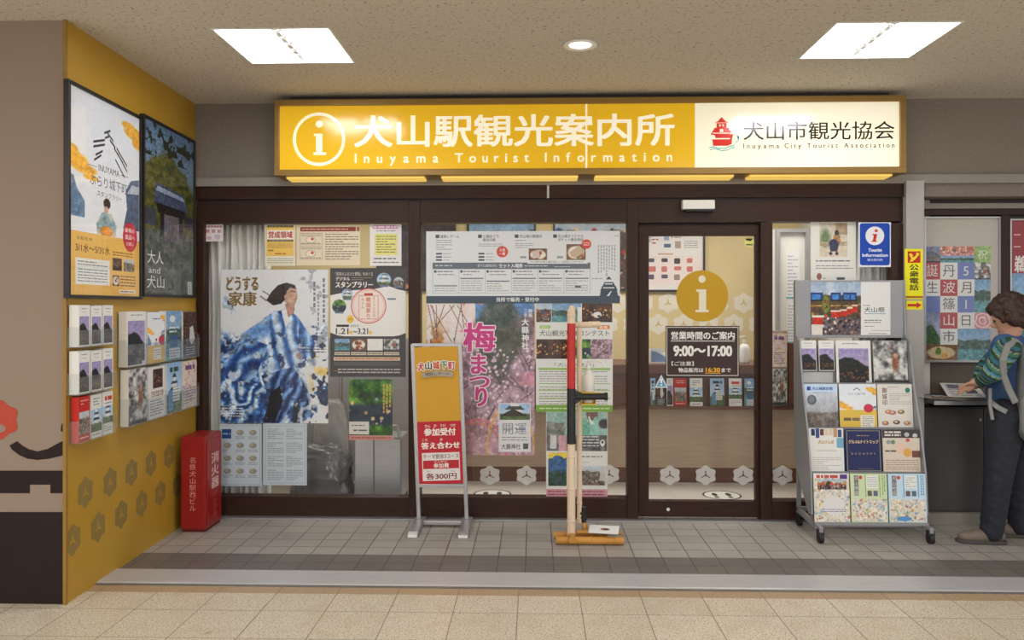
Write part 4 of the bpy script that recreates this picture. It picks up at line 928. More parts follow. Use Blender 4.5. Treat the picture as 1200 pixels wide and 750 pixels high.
s.rect(674, 335, 681, 337, DK)
s.vgreek(700, 287, 722, 324, 7, (160, 164, 170), 5)
NV = (50, 66, 82)
for p in ([(703, 346.8), (704, 341), (723, 341), (724.5, 346.8)], [(703, 339.5), (724, 339.5), (722, 342), (705, 342)], [(706, 335), (721.5, 335), (723.5, 339.8), (704, 339.8)][::1], [(708.5, 330.5), (718.5, 330.5), (721, 335), (706.5, 335)], [(710, 327.5), (717, 327.5), (713.5, 323.5)]): s.poly(p if p[0][1] > p[2][1] else p[::-1], NV)
s.rect(709, 332, 718, 333.4, (210, 214, 220)); s.rect(707, 336.6, 720, 338, (210, 214, 220)); s.poly([(711, 346.8), (714, 346.8), (717, 341), (716, 341)], (222, 225, 228)); s.greek(694, 325, 706, 328, 1, (150, 156, 164), 3)
for x in (720, 723): s.rect(x, 276, x + 2, 277, (196, 120, 110))
s.on_plane('banner', BY, 'wide white banner of tickets with dark bottom strip across middle window', 'banner', thick=.001)
# 11 plum blossom festival poster
def p_plum(c):
    n = c.n(5, 5); c.c = c.ramp(n * 1.3 - .1, [(58, 44, 44), (120, 96, 104), (170, 140, 156), (206, 176, 190)])
    c.put(sm(.55, .45, c.V * .6 + (c.U - .3) ** 2 * 2) * .0, (0, 0, 0))
    c.put((1 - sm(.28, .34, c.V + .1 * (c.n(6) - .5))) * (c.U < .5), c.ramp(c.n(10), [(206, 204, 200), (232, 226, 224), (226, 190, 180)]))
    c.put((1 - sm(.16, .2, c.V + .3 * np.abs(c.U - .62))) * (c.U > .45), (96, 140, 196)); c.put((1 - sm(.14, .2, np.abs(c.U - .68) * .6 + np.abs(c.V - .2) * .5)) * .85, c.ramp(c.n(12), [(28, 34, 32), (70, 80, 60), (150, 120, 130)]))
    c.put(sm(.05, .3, c.V) * (1 - sm(.14, .22, c.U)) * (c.V < .5) * (c.n(16, 3) > .45), (190, 130, 60))
    c.put(((c.n(9, 4) > .57) & (c.V < .25) & (c.U > .3) & (c.U < .6)) * .8, (214, 130, 140))
    for i in range(46):
        x, y = c.rng.random(), .28 + .65 * c.rng.random(); a = c.rng.uniform(-2.6, -.5); l = c.rng.uniform(.08, .3); c.line((x, y), (x + l * math.cos(a), y + l * math.sin(a) * .7), .004, (70, 54, 60))
    for i in range(10):
        x = c.rng.uniform(0, .35); c.line((x, .02), (x + c.rng.uniform(-.2, .2), c.rng.uniform(.12, .28)), .004, (120, 70, 50))
    c.specks(c.V > .3, ((226, 196, 214), (200, 170, 200), (236, 218, 228)), 420, .012, .5); c.put(sm(.55, .9, c.V - .5 * np.abs(c.U - .4)) * .55, (206, 160, 170)); c.put((np.abs(c.V - .5) < .05) * sm(.8, .95, c.U) * .6, (230, 150, 170))
    for cx, cy, rx, ry, col in ((.45, .97, .24, .18, (206, 130, 120)), (.47, .97, .27, .2, (206, 120, 130)), (.78, 1.0, .22, .34, (214, 170, 90))): c.put((np.abs(np.sqrt(((c.U - cx) / rx) ** 2 + ((c.V - cy) / ry) ** 2) - 1) < .04) * (c.V > .72), col)
s = Sheet((500, 354, 626.5, 533), (206, 170, 180)); s.pic(500, 354, 626.5, 533, p_plum, 23, 1.4)

MG = (204, 50, 132); WH = (240, 226, 234)
for t, b in (('梅', (543, 378, 581, 412)), ('ま', (552, 415, 570, 438)), ('つ', (550, 441, 574, 455)), ('り', (557, 453, 571, 476))):
    for dx, dy in ((-1.2, 0), (1.2, 0), (0, -1.2), (0, 1.2), (-.9, -.9), (.9, -.9), (-.9, .9), (.9, .9)): s.text(t, b[0] + dx, b[1] + dy, b[2] + dx, b[3] + dy, WH, .03)
    s.text(t, *b, MG, .03)
s.vtext('尾張', 619, 362, 624, 372, (236, 236, 238), .02); s.vtext('二宮', 614, 362, 618, 372, (236, 236, 238), .02); s.vtext('大縣神社', 611, 373, 620, 410, (240, 240, 242), .02)
s.on_plane('poster', 5.642, 'plum blossom festival poster with big magenta characters')
s = Sheet((584.5, 472.5, 622, 529.5), (220, 220, 222)); s.pic(585.5, 473.5, 621, 492, p_castle, 8, 1.8); s.poly([(588, 486), (601, 479), (616, 486), (618, 488), (586, 488)][::-1], (56, 48, 44))
s.greek(590, 497, 616, 509, 1, (110, 114, 124), 3, 1, .1); s.text('開運', 589, 496, 617, 509, (130, 134, 146)); s.greek(588, 511, 618, 517, 2, MID, 4); s.text('大縣神社', 587.5, 520, 610, 526.5, (60, 62, 70), .01); s.rect(613, 519.5, 619, 526, (90, 92, 96))
s.on_plane('flyer', 5.6395, 'small white shrine flyer over a corner of the plum blossom poster', 'flyer')
# 12 photo contest poster
s = Sheet((628, 355, 718, 482.5), (226, 227, 224)); s.pic(628.5, 355.5, 646, 377.5, p_crowd, 3); s.pic(646.5, 355.5, 681, 377.5, p_lake, 4); s.pic(682, 355.5, 717.5, 377.5, lambda c: p_night(c), 5); s.ell(700, 369, 5, 3.5, (226, 226, 224)); s.ell(702, 370.5, 2, 1.4, (70, 60, 60))
s.rect(632.5, 381.3, 645, 385, (150, 190, 80)); s.text('2023', 634, 382, 643, 384.4, (232, 240, 220)); s.rect(700, 381, 714.5, 385.7, (226, 130, 34)); s.text('募集', 702, 381.6, 712.5, 385.2, (255, 236, 214), .01)
s.text('犬山観光写真コンテスト', 632, 387, 714, 393.8, (50, 48, 48), .004)
s.pic(628.5, 397.5, 666, 420.5, p_night, 14); s.pic(667, 397.5, 717.5, 420.5, p_forest, 15); s.pic(692, 397.5, 717.5, 420.5, p_blossom, 16)
s.text('「犬山の魅力」', 650, 425, 696, 429.5, (110, 110, 104))
for y, n in ((431, 5), (449, 2), (457, 3), (466, 2)): s.rect(631, y, 715, y + (2.6 if y == 431 else 1), (150, 190, 90)); s.greek(632, y + 3, 712, y + 3 + n * 2.8, n, (150, 150, 146), int(y), .6)
s.rect(628, 474.5, 718, 482.5, (120, 168, 60)); s.greek(632, 476.5, 714, 480.5, 1, (206, 226, 180), 6)
s.on_plane('poster', 5.6405, 'white and green photo contest poster behind the wooden sanitizer stand')
# 13 teal and landscape poster
def p_teal(c):
    c.fill((150, 184, 176)); n = c.n(5); c.put(sm(-.02, .02, c.V - .3 + .1 * n) * (c.U < .3), c.ramp(c.n(9, 3), [(60, 66, 70), (120, 126, 120), (190, 190, 180)])); c.ell(.75, .02, .1, .2, (110, 84, 76), .1)
    c.poly([(.52, .15), (.72, .28), (.72, .62), (.5, .62)], (110, 170, 150)); c.poly([(.72, .28), (.82, .1), (.86, .62), (.72, .62)], (140, 196, 176)); c.line((.72, .2), (.78, .3), .01, (236, 236, 232)); c.line((.7, .12), (.74, .3), .012, (230, 230, 228))
    c.put((c.V > .6) * 1.0, c.ramp(c.n(12, 3), [(54, 58, 64), (96, 96, 96), (150, 146, 140)])); c.put(((c.V > .6) & (c.U > .2) & (c.U < .33)) * 1., (206, 160, 170)); c.rect(.06, .6, .16, .95, (206, 206, 206)); c.ell(.95, .3, .09, .12, (60, 60, 62), .2)
s = Sheet((640, 482.8, 712, 582), (222, 222, 216)); s.pic(640.5, 483, 711.5, 528.5, p_teal, 3, 1.8); s.greek(678, 510, 702, 524, 4, (210, 210, 210), 3); s.ell(706, 519, 2.8, 4, (226, 226, 226)); s.ell(706, 518, 1.2, 1.8, (70, 70, 70))
def p_mount(c):
    c.grad((236, 206, 70), (236, 206, 70)); n = c.n(4); c.put(sm(-.02, .02, c.V - .2 - .12 * (n - .5) + .1 * np.sin(c.U * 3)), c.ramp(c.n(10, 4), [(30, 60, 96), (60, 100, 150), (90, 130, 176)])); c.put(sm(-.02, .02, c.V - .55 - .3 * (c.n(5) - .5)), c.ramp(c.n(10, 4), [(20, 40, 40), (44, 74, 66), (84, 110, 96)]))
s.pic(642.5, 530.5, 664, 569.5, p_mount, 6, 1.6); s.greek(682, 533, 706, 537, 1, (120, 120, 124), 3); s.greek(676, 540, 708, 543, 1, (190, 188, 180), 4); s.pic(677, 546, 709, 568.5, p_town, 8, 1.6); s.rect(640, 573, 712, 582, (206, 150, 160)); s.greek(642, 574, 664, 581, 2, (140, 60, 76), 7); s.greek(678, 574, 708, 581, 2, (120, 70, 86), 8)
s.on_plane('poster', 5.6405, 'teal and landscape photo poster below the photo contest poster')
# door stickers, outside the door glass
DO = 5.6585
s = Sheet((793, 316.5, 853.5, 376.5), (200, 152, 24))
def disc(name, cu, cv, ru, rv, col, Y, label, cat, extra, thick=.0008):
    c = P(cu, cv, Y); k = (P(cu + 10, cv, Y) - c).x / 10; n = 56
    pts = [(c.x + ru * k * math.cos(6.28318 * i / n), c.z + rv * k * math.sin(6.28318 * i / n)) for i in range(n)]
    mb = MB(); mb.prism(pts, 'y', Y, Y + thick); ctr = Vector((c.x, Y, c.z - rv * k)); mb.V = [v - ctr for v in mb.V]
    o = mb.build(name, M['print'], None, colors=np.tile(lin(col), (len(mb.V), 1))); o.location = ctr
    V = []; Fc = []; Cc = []
    for j, (p, cc) in enumerate(extra):
        m = len(V); V += [((u - cu) * k, -.0002 * (1 + j * .3), rv * k - (v - cv) * k) for u, v in p]; Fc.append(tuple(range(m, m + len(p)))); Cc += [lin(cc)] * len(p)
    if V: link(bpy.data.objects.new('print', rawmesh('print', V, Fc, M['print'], np.array(Cc))), o)
    return tag(o, label, cat)
CW = (226, 220, 196)
def ellp(cu, cv, ru, rv, n=24): return [(cu + ru * math.cos(6.28318 * i / n), cv - rv * math.sin(6.28318 * i / n)) for i in range(n)]
disc('information_sticker', 823, 346.8, 30.4, 30.2, (192, 150, 26), DO, 'big round golden sticker with a white letter i on the door', 'sticker',
     [(ellp(822.7, 327, 4.4, 4.4), CW), ([(819, 363.5), (827.5, 363.5), (827.5, 339), (816, 339), (816, 341.3), (819, 342.5)], CW), ([(815, 366), (830.5, 366), (830.5, 363.2), (815, 363.2)], CW)])
disc('round_sticker', 878, 283.5, 5.8, 6.2, (226, 222, 130), DO, 'tiny pale yellow round sticker in the top corner of door glass', 'sticker', [([(874, 281.5), (880, 282.5), (882, 280), (882, 279.4), (874, 279.4)], (40, 40, 40)), ([(874.5, 287.5), (882, 287.5), (882, 286), (874.5, 286)], (70, 66, 50))])
s = Sheet((780, 382, 866.5, 441.5), (62, 46, 44)); s.outline(781.2, 383.3, 865.3, 440.2, .7, (226, 220, 214)); T_ = (234, 230, 226)
s.text('営業時間のご案内', 786.5, 388.5, 861, 398, T_, .025); s.rect(786, 399.2, 861, 400, T_); s.text('9:00〜17:00', 789, 405, 858, 417.5, T_, .035)
s.text('【ご注意】', 787, 423.5, 813, 428.5, T_, .015); s.text('物品販売は', 795, 431, 824.5, 436.3, T_, .02); s.text('16:30', 827, 430.8, 844, 436.2, (236, 176, 40), .03); s.rect(826.5, 436.7, 844.5, 437.5, (236, 176, 40)); s.text('まで', 845.5, 431.2, 856.5, 436, T_, .02)
s.on_plane('opening_hours_sign', DO, 'dark brown opening hours sign with white lettering on the door', 'sign', thick=.0015)
o = disc('warning_sticker', 775, 447, 1, 1, (70, 150, 190), DO, 'small white triangle sticker with blue mark under the hours sign', 'sticker',
     [([(767, 454.5), (783, 454.5), (775, 439)], (206, 216, 222)), ([(769.5, 453), (780.5, 453), (775, 442)], (88, 158, 196)), ([(774, 449), (776, 449), (776.4, 444), (773.6, 444)], (236, 240, 244)), ([(774, 452), (776, 452), (776, 450.2), (774, 450.2)], (236, 240, 244))])
# sidelight: stroller poster, blue sign
def p_stroller(c):
    c.grad((206, 196, 178), (222, 212, 194)); c.put((c.V > .68) * 1., (214, 202, 180)); c.rect(.55, 0, 1, .35, (170, 150, 120)); c.ell(.2, .45, .18, .25, (110, 130, 90), .5); c.rect(0, .55, 1, .68, (176, 160, 130))
    c.ell(.62, .3, .08, .09, (60, 46, 40)); c.poly([(.5, .36), (.74, .36), (.76, .62), (.5, .62)], (176, 130, 80)); c.ell(.5, .62, .16, .14, (40, 48, 80), .15); c.poly([(.36, .62), (.7, .6), (.62, .84), (.38, .84)], (44, 52, 84)); c.ell(.4, .9, .06, .05, (40, 40, 50)); c.ell(.62, .9, .06, .05, (40, 40, 50)); c.line((.7, .55), (.62, .85), .02, (60, 60, 70))
s = Sheet((950, 259.8, 1003, 330), (228, 227, 220)); s.pic(960.5, 261, 993, 301, p_stroller, 3, 2); s.greek(956, 304, 996, 307.5, 1, DK, 3, 1); s.greek(956, 310, 976, 316, 2, MID, 4); s.greek(976, 310, 1000, 316, 2, MID, 6); s.ell(960, 324, 3, 4, (150, 90, 80)); s.rect(980.5, 325, 990, 328, N_); s.greek(964, 325, 972, 327.5, 1, MID, 4)
s.on_plane('poster', GI, 'white poster with a photo of a stroller in the narrow window')
s = Sheet((1006.5, 260.5, 1044, 313), (232, 234, 236)); NB = (22, 70, 178)
def rrect(u0, v0, u1, v1, r): return [(u1 - r + r * math.cos(t), v0 + r - r * math.sin(t)) for t in (0, .52, 1.05, 1.57)] + [(u0 + r + r * math.cos(t), v0 + r - r * math.sin(t)) for t in (1.57, 2.09, 2.62, 3.14)] + [(u0 + r + r * math.cos(t), v1 - r - r * math.sin(t)) for t in (3.14, 3.67, 4.19, 4.71)] + [(u1 - r + r * math.cos(t), v1 - r - r * math.sin(t)) for t in (4.71, 5.24, 5.76, 6.28)]
s.poly(rrect(1007.6, 261.4, 1042.8, 311, 3), NB); s.ell(1025.2, 276.3, 11, 11, (232, 234, 238)); RR = (206, 40, 40)
s.ell(1026.8, 270.3, 1.9, 1.8, RR); s.poly([(1022.6, 283.2), (1026, 283.2), (1028, 274.2), (1022.4, 274.2), (1022.2, 275.6), (1024, 275.8)], RR); s.rect(1021.5, 282, 1027.5, 283.4, RR)
s.text('Tourist', 1017.5, 291, 1033.5, 295, (232, 236, 242), .03); s.text('Information', 1010.5, 297, 1040.5, 301, (232, 236, 242), .03); s.text('観光案内所', 1016.5, 303, 1034.5, 306, (206, 216, 236), .01)
s.on_plane('information_sign', 5.592, 'blue tourist information sign with red i in a white circle', 'sign', thick=.012)
# yellow telephone sign and its arrow on the pillar
s = Sheet((1060.2, 291.5, 1081.5, 350.5), (240, 232, 30)); s.rect(1063.7, 294.5, 1078.6, 308, (196, 40, 24)); YW = (248, 220, 60)
s.poly([(1065, 298), (1067.5, 296.5), (1070, 299), (1069, 301), (1071.5, 301), (1074, 298), (1073.4, 296), (1077, 296.3), (1077.4, 298), (1073, 303.5), (1069, 306.5), (1066, 306.5), (1068, 303)][::-1], YW)
s.vtext('公衆電話', 1065.5, 309.5, 1077, 341, (40, 36, 14), .02); s.rect(1060.2, 347, 1081.5, 349.2, (196, 70, 30)); s.rect(1061, 347.5, 1081, 348.6, (150, 100, 30))
s.on_plane('telephone_sign', 5.546, 'yellow vertical public telephone sign with red handset symbol on grey pillar', 'sign', thick=.003)
s = Sheet((1062, 352.5, 1081, 363), (240, 226, 40)); s.poly([(1063.5, 359.2), (1074, 359.2), (1074, 361.3), (1080, 357.6), (1074, 354), (1074, 356.2), (1063.5, 356.2)], (196, 50, 30))
s.on_plane('arrow_sticker', 5.5475, 'small yellow sticker with red arrow on the grey pillar', 'sticker')
# poster cases on the far side
CY = 5.78
def case(u0, v0, u1, v1, label, sheet, open_right=False):
    a = P(u0, v1, CY - .03); b = P(u1, v0, CY - .03)
    r = empty('poster_case', ((a.x + b.x) / 2, CY, a.z), label, 'poster case'); f = .012
    mb = MB()
    for x0, x1, z0, z1 in ((a.x, b.x, b.z - f, b.z), (a.x, b.x, a.z, a.z + f), (a.x, a.x + f, a.z + f, b.z - f), (b.x - f, b.x, a.z + f, b.z - f)): mb.box(x0, x1, CY - .03, CY, z0, z1)
    mb.build('frame', M['alu'], r, bevel=.002)
    o = sheet.build('poster_sheet', (b.x - a.x - 2 * f, b.z - a.z - 2 * f), parent=r); o.location = (0, -.012, f)
    MB().box(a.x + f, b.x - f, CY - .022, CY - .019, a.z + f, b.z - f).build('glazing', M['glass'], r)
s = Sheet((1085, 255, 1171.5, 422.5), (190, 182, 174)); c0, c1, c2, c3 = 1084.5, 1103, 1123.5, 1143.5; e = 1162.5
rows = [288, 307, 327, 346.5, 366, 385, 405, 420]
s.pic(c0, 288, c1, 307, p_hill, 3, 1.6, sky=((120, 130, 160), (160, 150, 170)), dark=(90, 96, 110)); s.pic(c1, 288, c3, 307, p_blossom, 4, 1.6, base=((60, 90, 90), (200, 120, 90), (226, 150, 110))); s.pic(c1, 299, c3, 307, p_lake, 5, 1.6); s.pic(c3, 288, e, 307, lambda c: c.fill((150, 184, 110)), 4, 1); s.text('祝', 1147, 292, 1159, 303, (220, 230, 210))
s.pic(c3, 307, e, 327, p_mono, 5, 1.6); s.pic(c3, 327, e, 366, p_lake, 7, 1.5); s.pic(c3, 366, e, 385, lambda c: setattr(c, 'c', c.ramp(np.sin(np.sqrt((c.U - .5) ** 2 + (c.V - .5) ** 2) * 26 + c.n(4) * 6) * .5 + .5, [(196, 130, 140), (222, 170, 176), (236, 210, 210)])), 8, 1.6)
s.pic(c0, 366, c1, 422, p_hill, 9, 1.5, sky=((130, 140, 170), (190, 196, 206)), dark=(60, 90, 60)); s.pic(c2, 385, e, 422, p_lake, 11, 1.6); s.pic(c0, 404, c2, 422, p_food, 12, 1.8, plate=(206, 190, 150))
RD2, WH2, BL2 = (176, 70, 76), (222, 222, 220), (112, 128, 186)
for (x, y, x1, y1, bg, ch, fg) in ((c0, 307, c1, 327, RD2, '誕', WH2), (c1, 307, c2, 327, WH2, '丹', DK), (c2, 307, c3, 327, BL2, '5', WH2), (c0, 327, c1, 346.5, WH2, '生', DK), (c1, 327, c2, 346.5, RD2, '波', WH2), (c2, 327, c3, 346.5, WH2, '月', DK), (c0, 346.5, c1, 366, BL2, '', DK), (c1, 346.5, c2, 366, WH2, '篠', DK), (c2, 346.5, c3, 366, BL2, '1', WH2), (c1, 366, c2, 385, RD2, '山', WH2), (c2, 366, c3, 385, WH2, '日', DK), (c1, 385, c2, 404, WH2, '市', DK)):
    s.rect(x, y, x1, y1, bg)
    if ch: s.vtext(ch, x + 2.2, y + 1.8, x1 - 2.2, y1 - 1.8, fg)
case(1083.5, 253.5, 1173.5, 424.5, 'glazed case with a poster of red, white and blue character squares', s)
s = Sheet((1185, 258, 1262, 422), (150, 40, 52)); s.rect(1185, 320, 1262, 422, (120, 160, 196)); s.pic(1186, 322, 1260, 420, p_lake, 14, 1.0); s.text('鵜飼', 1189.5, 299, 1220, 319, (232, 226, 224), .02); s.rect(1189, 274, 1197, 275.2, (226, 180, 180)); s.rect(1189, 288, 1197, 289.2, (226, 180, 180))
case(1184, 256, 1264, 424.5, 'second glazed case with a dark red and blue poster beside the striped sweater', s)

# ================================================================== INSIDE THE OFFICE
M['oak'] = pm('pale_wood_grain', (178, 157, 134), .5, var=.09, scale=4, stretch=(1, 6, 26))
M['brownwood'] = pm('reddish_brown_wood', (104, 66, 48), .45, var=.14, scale=5, stretch=(1, 6, 20))
CYF = 6.8
cx0, cx1 = P(497, 500, CYF).x, P(962, 500, CYF).x
z = lambda v, Y=CYF, u=800: max(0.0, P(u, v, Y).z)
r = empty('counter', ((cx0 + cx1) / 2, 7.1, 0), 'pale wood reception counter with brown top inside the office', 'counter')
MB().box(cx0, cx1, CYF - .03, 7.45, z(438), z(427)).build('worktop', M['brownwood'], r, bevel=.004)
MB().box(cx0 + .01, cx1 - .01, CYF + .02, 7.4, z(476), z(438)).build('back_rail', M['brownwood'], r)
MB().box(cx0, cx1, CYF, 7.42, z(548), z(476)).build('front_panel', M['oak'], r)
MB().box(cx0, cx1, CYF - .07, CYF + .02, z(478.5), z(475)).build('leaflet_ledge', M['brownwood'], r)
MB().box(cx0, cx1, CYF + .015, 7.4, 0, z(548)).build('kickboard', M['brownwood'], r)
g = 'leaflets along the office counter front'
for u0, u1, k, sd, lab in ((600, 612, 'castle', 70, None), (762.5, 768, 'green', 71, 'green edged leaflet standing at the counter beside the door stile'), (769, 779.5, 'dark', 72, 'dark leaflet behind the triangle sticker on the counter ledge'), (781.5, 789, 'hill', 73, 'dark hill leaflet beside the red leaflet on the counter ledge'),
        (790, 805, 'red', 74, 'red leaflet standing on the counter ledge seen through the door'), (808.5, 823.5, 'castle', 75, 'white leaflet beside the red one on the counter ledge'), (832.5, 849, 'green', 76, 'white leaflet with green round picture on the counter ledge'), (854.5, 869.5, 'sky', 77, 'white leaflet with castle strip on counter ledge near the door edge'), (873, 885.5, 'blue', 78, 'blue grey leaflet on the counter ledge at door edge')):
    if lab is None: continue
    s = leaflet_art(k, sd, (u0, 443, u1, 474.8)) if False else leaflet_art(k, sd)
    a = P(u0, 474.8, CYF - .05); b = P(u1, 442.5, CYF - .05)
    o = s.build('leaflet', (b.x - a.x, b.z - a.z), thick=.008); o.location = ((a.x + b.x) / 2, CYF - .05, z(475) + .001); o.rotation_euler = (-.06, 0, 0); tag(o, lab, 'leaflet', g)
c = P(874, 427, 6.9)
r = empty('dispenser_bottle', (c.x, 6.95, z(427)), 'white pump bottle standing on the office counter behind the door', 'bottle')
MB().lathe((c.x, 6.95, z(427)), [(.001, 0), (.045, 0), (.048, .02), (.048, .13), (.03, .165), (.014, .17)], 20).build('body', M['white'], r, smooth=True)
MB().lathe((c.x, 6.95, z(427) + .17), [(.014, 0), (.014, .03), (.006, .035), (.006, .06), (.012, .062), (.012, .07), (.001, .072)], 14).tube((c.x, 6.95, z(427) + .235), (c.x - .05, 6.93, z(427) + .23), .006).build('pump_head', M['white'], r)
c = P(769, 427, 6.95)
r = empty('paper_tray', (c.x, 7.0, z(427)), 'white and blue low tray on the office counter near the door stile', 'tray')
MB().box(c.x - .06, c.x + .1, 6.9, 7.15, z(427), z(427) + .01).box(c.x - .06, c.x - .05, 6.9, 7.15, z(427) + .01, z(427) + .12).box(c.x + .09, c.x + .1, 6.9, 7.15, z(427) + .01, z(427) + .08).box(c.x - .05, c.x + .09, 7.14, 7.15, z(427) + .01, z(427) + .12).build('body', M['white'], r)
MB().prism([(c.x - .045, z(427) + .012), (c.x + .085, z(427) + .012), (c.x + .07, z(427) + .06), (c.x + .0, z(427) + .1), (c.x - .045, z(427) + .11)], 'y', 6.93, 7.1).build('contents', pm('blue_paper', (120, 150, 190), .6), r)
# boards on the back wall
def board(u0, v0, u1, v1, label, sheet, name='wall_board', cat='picture', fr='blackmetal'):
    Y = 8.262; a = P(u0, v1, Y); b = P(u1, v0, Y); r = empty(name, ((a.x + b.x) / 2, 8.298, a.z), label, cat); f = .022; mb = MB()
    for x0, x1, z0, z1 in ((a.x, b.x, b.z - f, b.z), (a.x, b.x, a.z, a.z + f), (a.x, a.x + f, a.z + f, b.z - f), (b.x - f, b.x, a.z + f, b.z - f)): mb.box(x0, x1, Y, 8.298, z0, z1)
    mb.build('frame', M[fr], r)
    o = sheet.build('picture_sheet', (b.x - a.x - 2 * f, b.z - a.z - 2 * f), parent=r); o.location = (0, 8.275 - 8.298, f)
s = Sheet((756, 270, 826, 341), (234, 233, 230)); s.pic(756, 303, 826, 336, lambda c: c.fill((236, 224, 220)), 1, .5); s.rect(773, 300.5, 791, 302, (196, 160, 110)); rg = random.Random(4)
for j, y in enumerate((309, 318, 327)):
    for i in range(4):
        x = 762 + i * 15; s.poly(rrect(x, y - 3, x + rg.uniform(6, 9), y + rg.uniform(1, 3.4), 1.2)[::-1], rg.choice(((70, 66, 70), (110, 100, 100), (206, 120, 110), (90, 90, 110), (150, 140, 130))))
s.text('お', 762, 281, 766, 288, (70, 70, 80)); s.greek(766, 279, 774, 291, 3, (190, 70, 60), 4); s.rect(780, 280, 786, 286, (150, 170, 200)); s.rect(780, 290, 788, 294, (80, 100, 140)); s.rect(793, 287, 800, 295, (180, 160, 150)); s.greek(792, 279, 800, 284, 2, (150, 90, 80), 6); s.text('+', 788, 281, 791, 284, (70, 70, 70)); s.greek(804, 286, 820, 295, 4, (150, 150, 154), 7)
board(752, 262, 826.5, 342, 'white framed souvenir board with rows of small pictures on back wall', s)
def p_darkroom(c): c.c = c.ramp(c.n(4, 4), [(36, 30, 34), (60, 50, 54), (84, 70, 70)]); c.specks(c.V > .3, ((120, 90, 70), (190, 120, 90), (70, 70, 100)), 18, .04)
s = Sheet((0, 0, 80, 100)); s.pic(0, 0, 80, 100, p_darkroom, 3, .8); board(441, 236, 534, 341, 'dark photo board on the back wall behind the first dark post', s)
s = Sheet((0, 0, 80, 100)); s.pic(0, 0, 80, 100, p_lake, 5, .8); board(547, 236, 628, 341, 'blue grey photo board mostly hidden behind the wide white banner', s)
s = Sheet((0, 0, 80, 100)); s.pic(0, 0, 80, 100, p_crowd, 6, .8); board(648, 236, 737, 341, 'bright blue photo board behind the upper corner of the white banner', s)
# pleated curtains
def curtain(u0, u1, v0, Y, zb, label, pleats, seed, droop=0):
    a = P(u0, 400, Y).x; b = P(u1, 400, Y).x; zt_ = P(u0, v0, Y).z; rg = random.Random(seed); V = []; Fc = []; n = pleats * 8; rows = 14
    for j in range(rows + 1):
        t = j / rows
        for i in range(n + 1):
            q = i / n; x = a + (b - a) * q + .008 * math.sin(j * .7 + i * .2); y = Y + .028 * math.sin(6.28318 * q * pleats + .5 * math.sin(t * 3 + q * 7)) + .012 * math.sin(q * 31 + t * 2) - droop * .0
            V.append((x, y, zt_ + (zb - zt_) * t))
    Fc = [(j * (n + 1) + i, j * (n + 1) + i + 1, (j + 1) * (n + 1) + i + 1, (j + 1) * (n + 1) + i) for j in range(rows) for i in range(n)]
    c = Vector(((a + b) / 2, Y, zb)); me = rawmesh('fabric', [Vector(v) - c for v in V], Fc, M['curtain'], smooth=True)
    r = empty('curtain', c, label, 'curtain'); o = link(bpy.data.objects.new('fabric', me), r); m = o.modifiers.new('cloth', 'SOLIDIFY'); m.thickness = .003
    MB().box(a - .03, b + .03, Y - .02, Y + .02, zt_, zt_ + .03).build('curtain_rail', M['white'], r)
M['curtain'] = pm('white_curtain', (226, 225, 220), .8, var=.02, scale=30)
curtain(228, 316, 252, 5.79, .02, 'white pleated curtain hanging inside the first window', 11, 3)
curtain(1001, 1047, 252, 5.79, .02, 'white pleated curtain behind the blue information sign', 7, 5)
# storage behind the first window
M['screen'] = pm('grey_screen_cloth', (178, 177, 176), .7, var=.03, scale=3)
a, b = P(318, 500, 6.6).x, P(482, 500, 6.6).x; ztop = P(400, 396, 6.6).z
r = empty('partition_screen', ((a + b) / 2, 6.62, 0), 'light grey folding partition behind the first window storage', 'screen')
for k in range(2):
    x0 = a + (b - a) * k / 2; MB().box(x0 + .01, x0 + (b - a) / 2 - .01, 6.6, 6.63, .04, ztop).build('panel', M['screen'], r, bevel=.004)
[MB().box(x, x + .012, 6.59, 6.64, 0, ztop).build('post', M['alu'], r) for x in (a, (a + b) / 2 - .006, b - .012)]
a, b = P(415, 560, 6.0).x, P(471, 560, 6.0).x; ztop = P(440, 512, 6.0).z
r = empty('metal_cabinet', ((a + b) / 2, 6.15, 0), 'low silver metal cabinet standing behind the green night poster', 'cabinet')
MB().box(a, b, 6.0, 6.3, .04, ztop).build('body', M['steel'], r, bevel=.008)
xm = a + (b - a) * .42
MB().box(a + .01, xm - .004, 5.988, 6.0, .06, ztop - .02).build('door', M['alu'], r, bevel=.003); MB().box(xm + .004, b - .01, 5.988, 6.0, .06, ztop - .02).build('door', M['alu'], r, bevel=.003)
MB().path([Vector((a + .02, 6.02, ztop)), Vector((a + .03, 6.02, ztop + .07)), Vector((b - .04, 6.02, ztop + .08)), Vector((b - .02, 6.02, ztop))], .012).build('handle', M['alu'], r)
MB().box(a, b, 6.01, 6.29, 0, .04).build('base', M['black'], r)
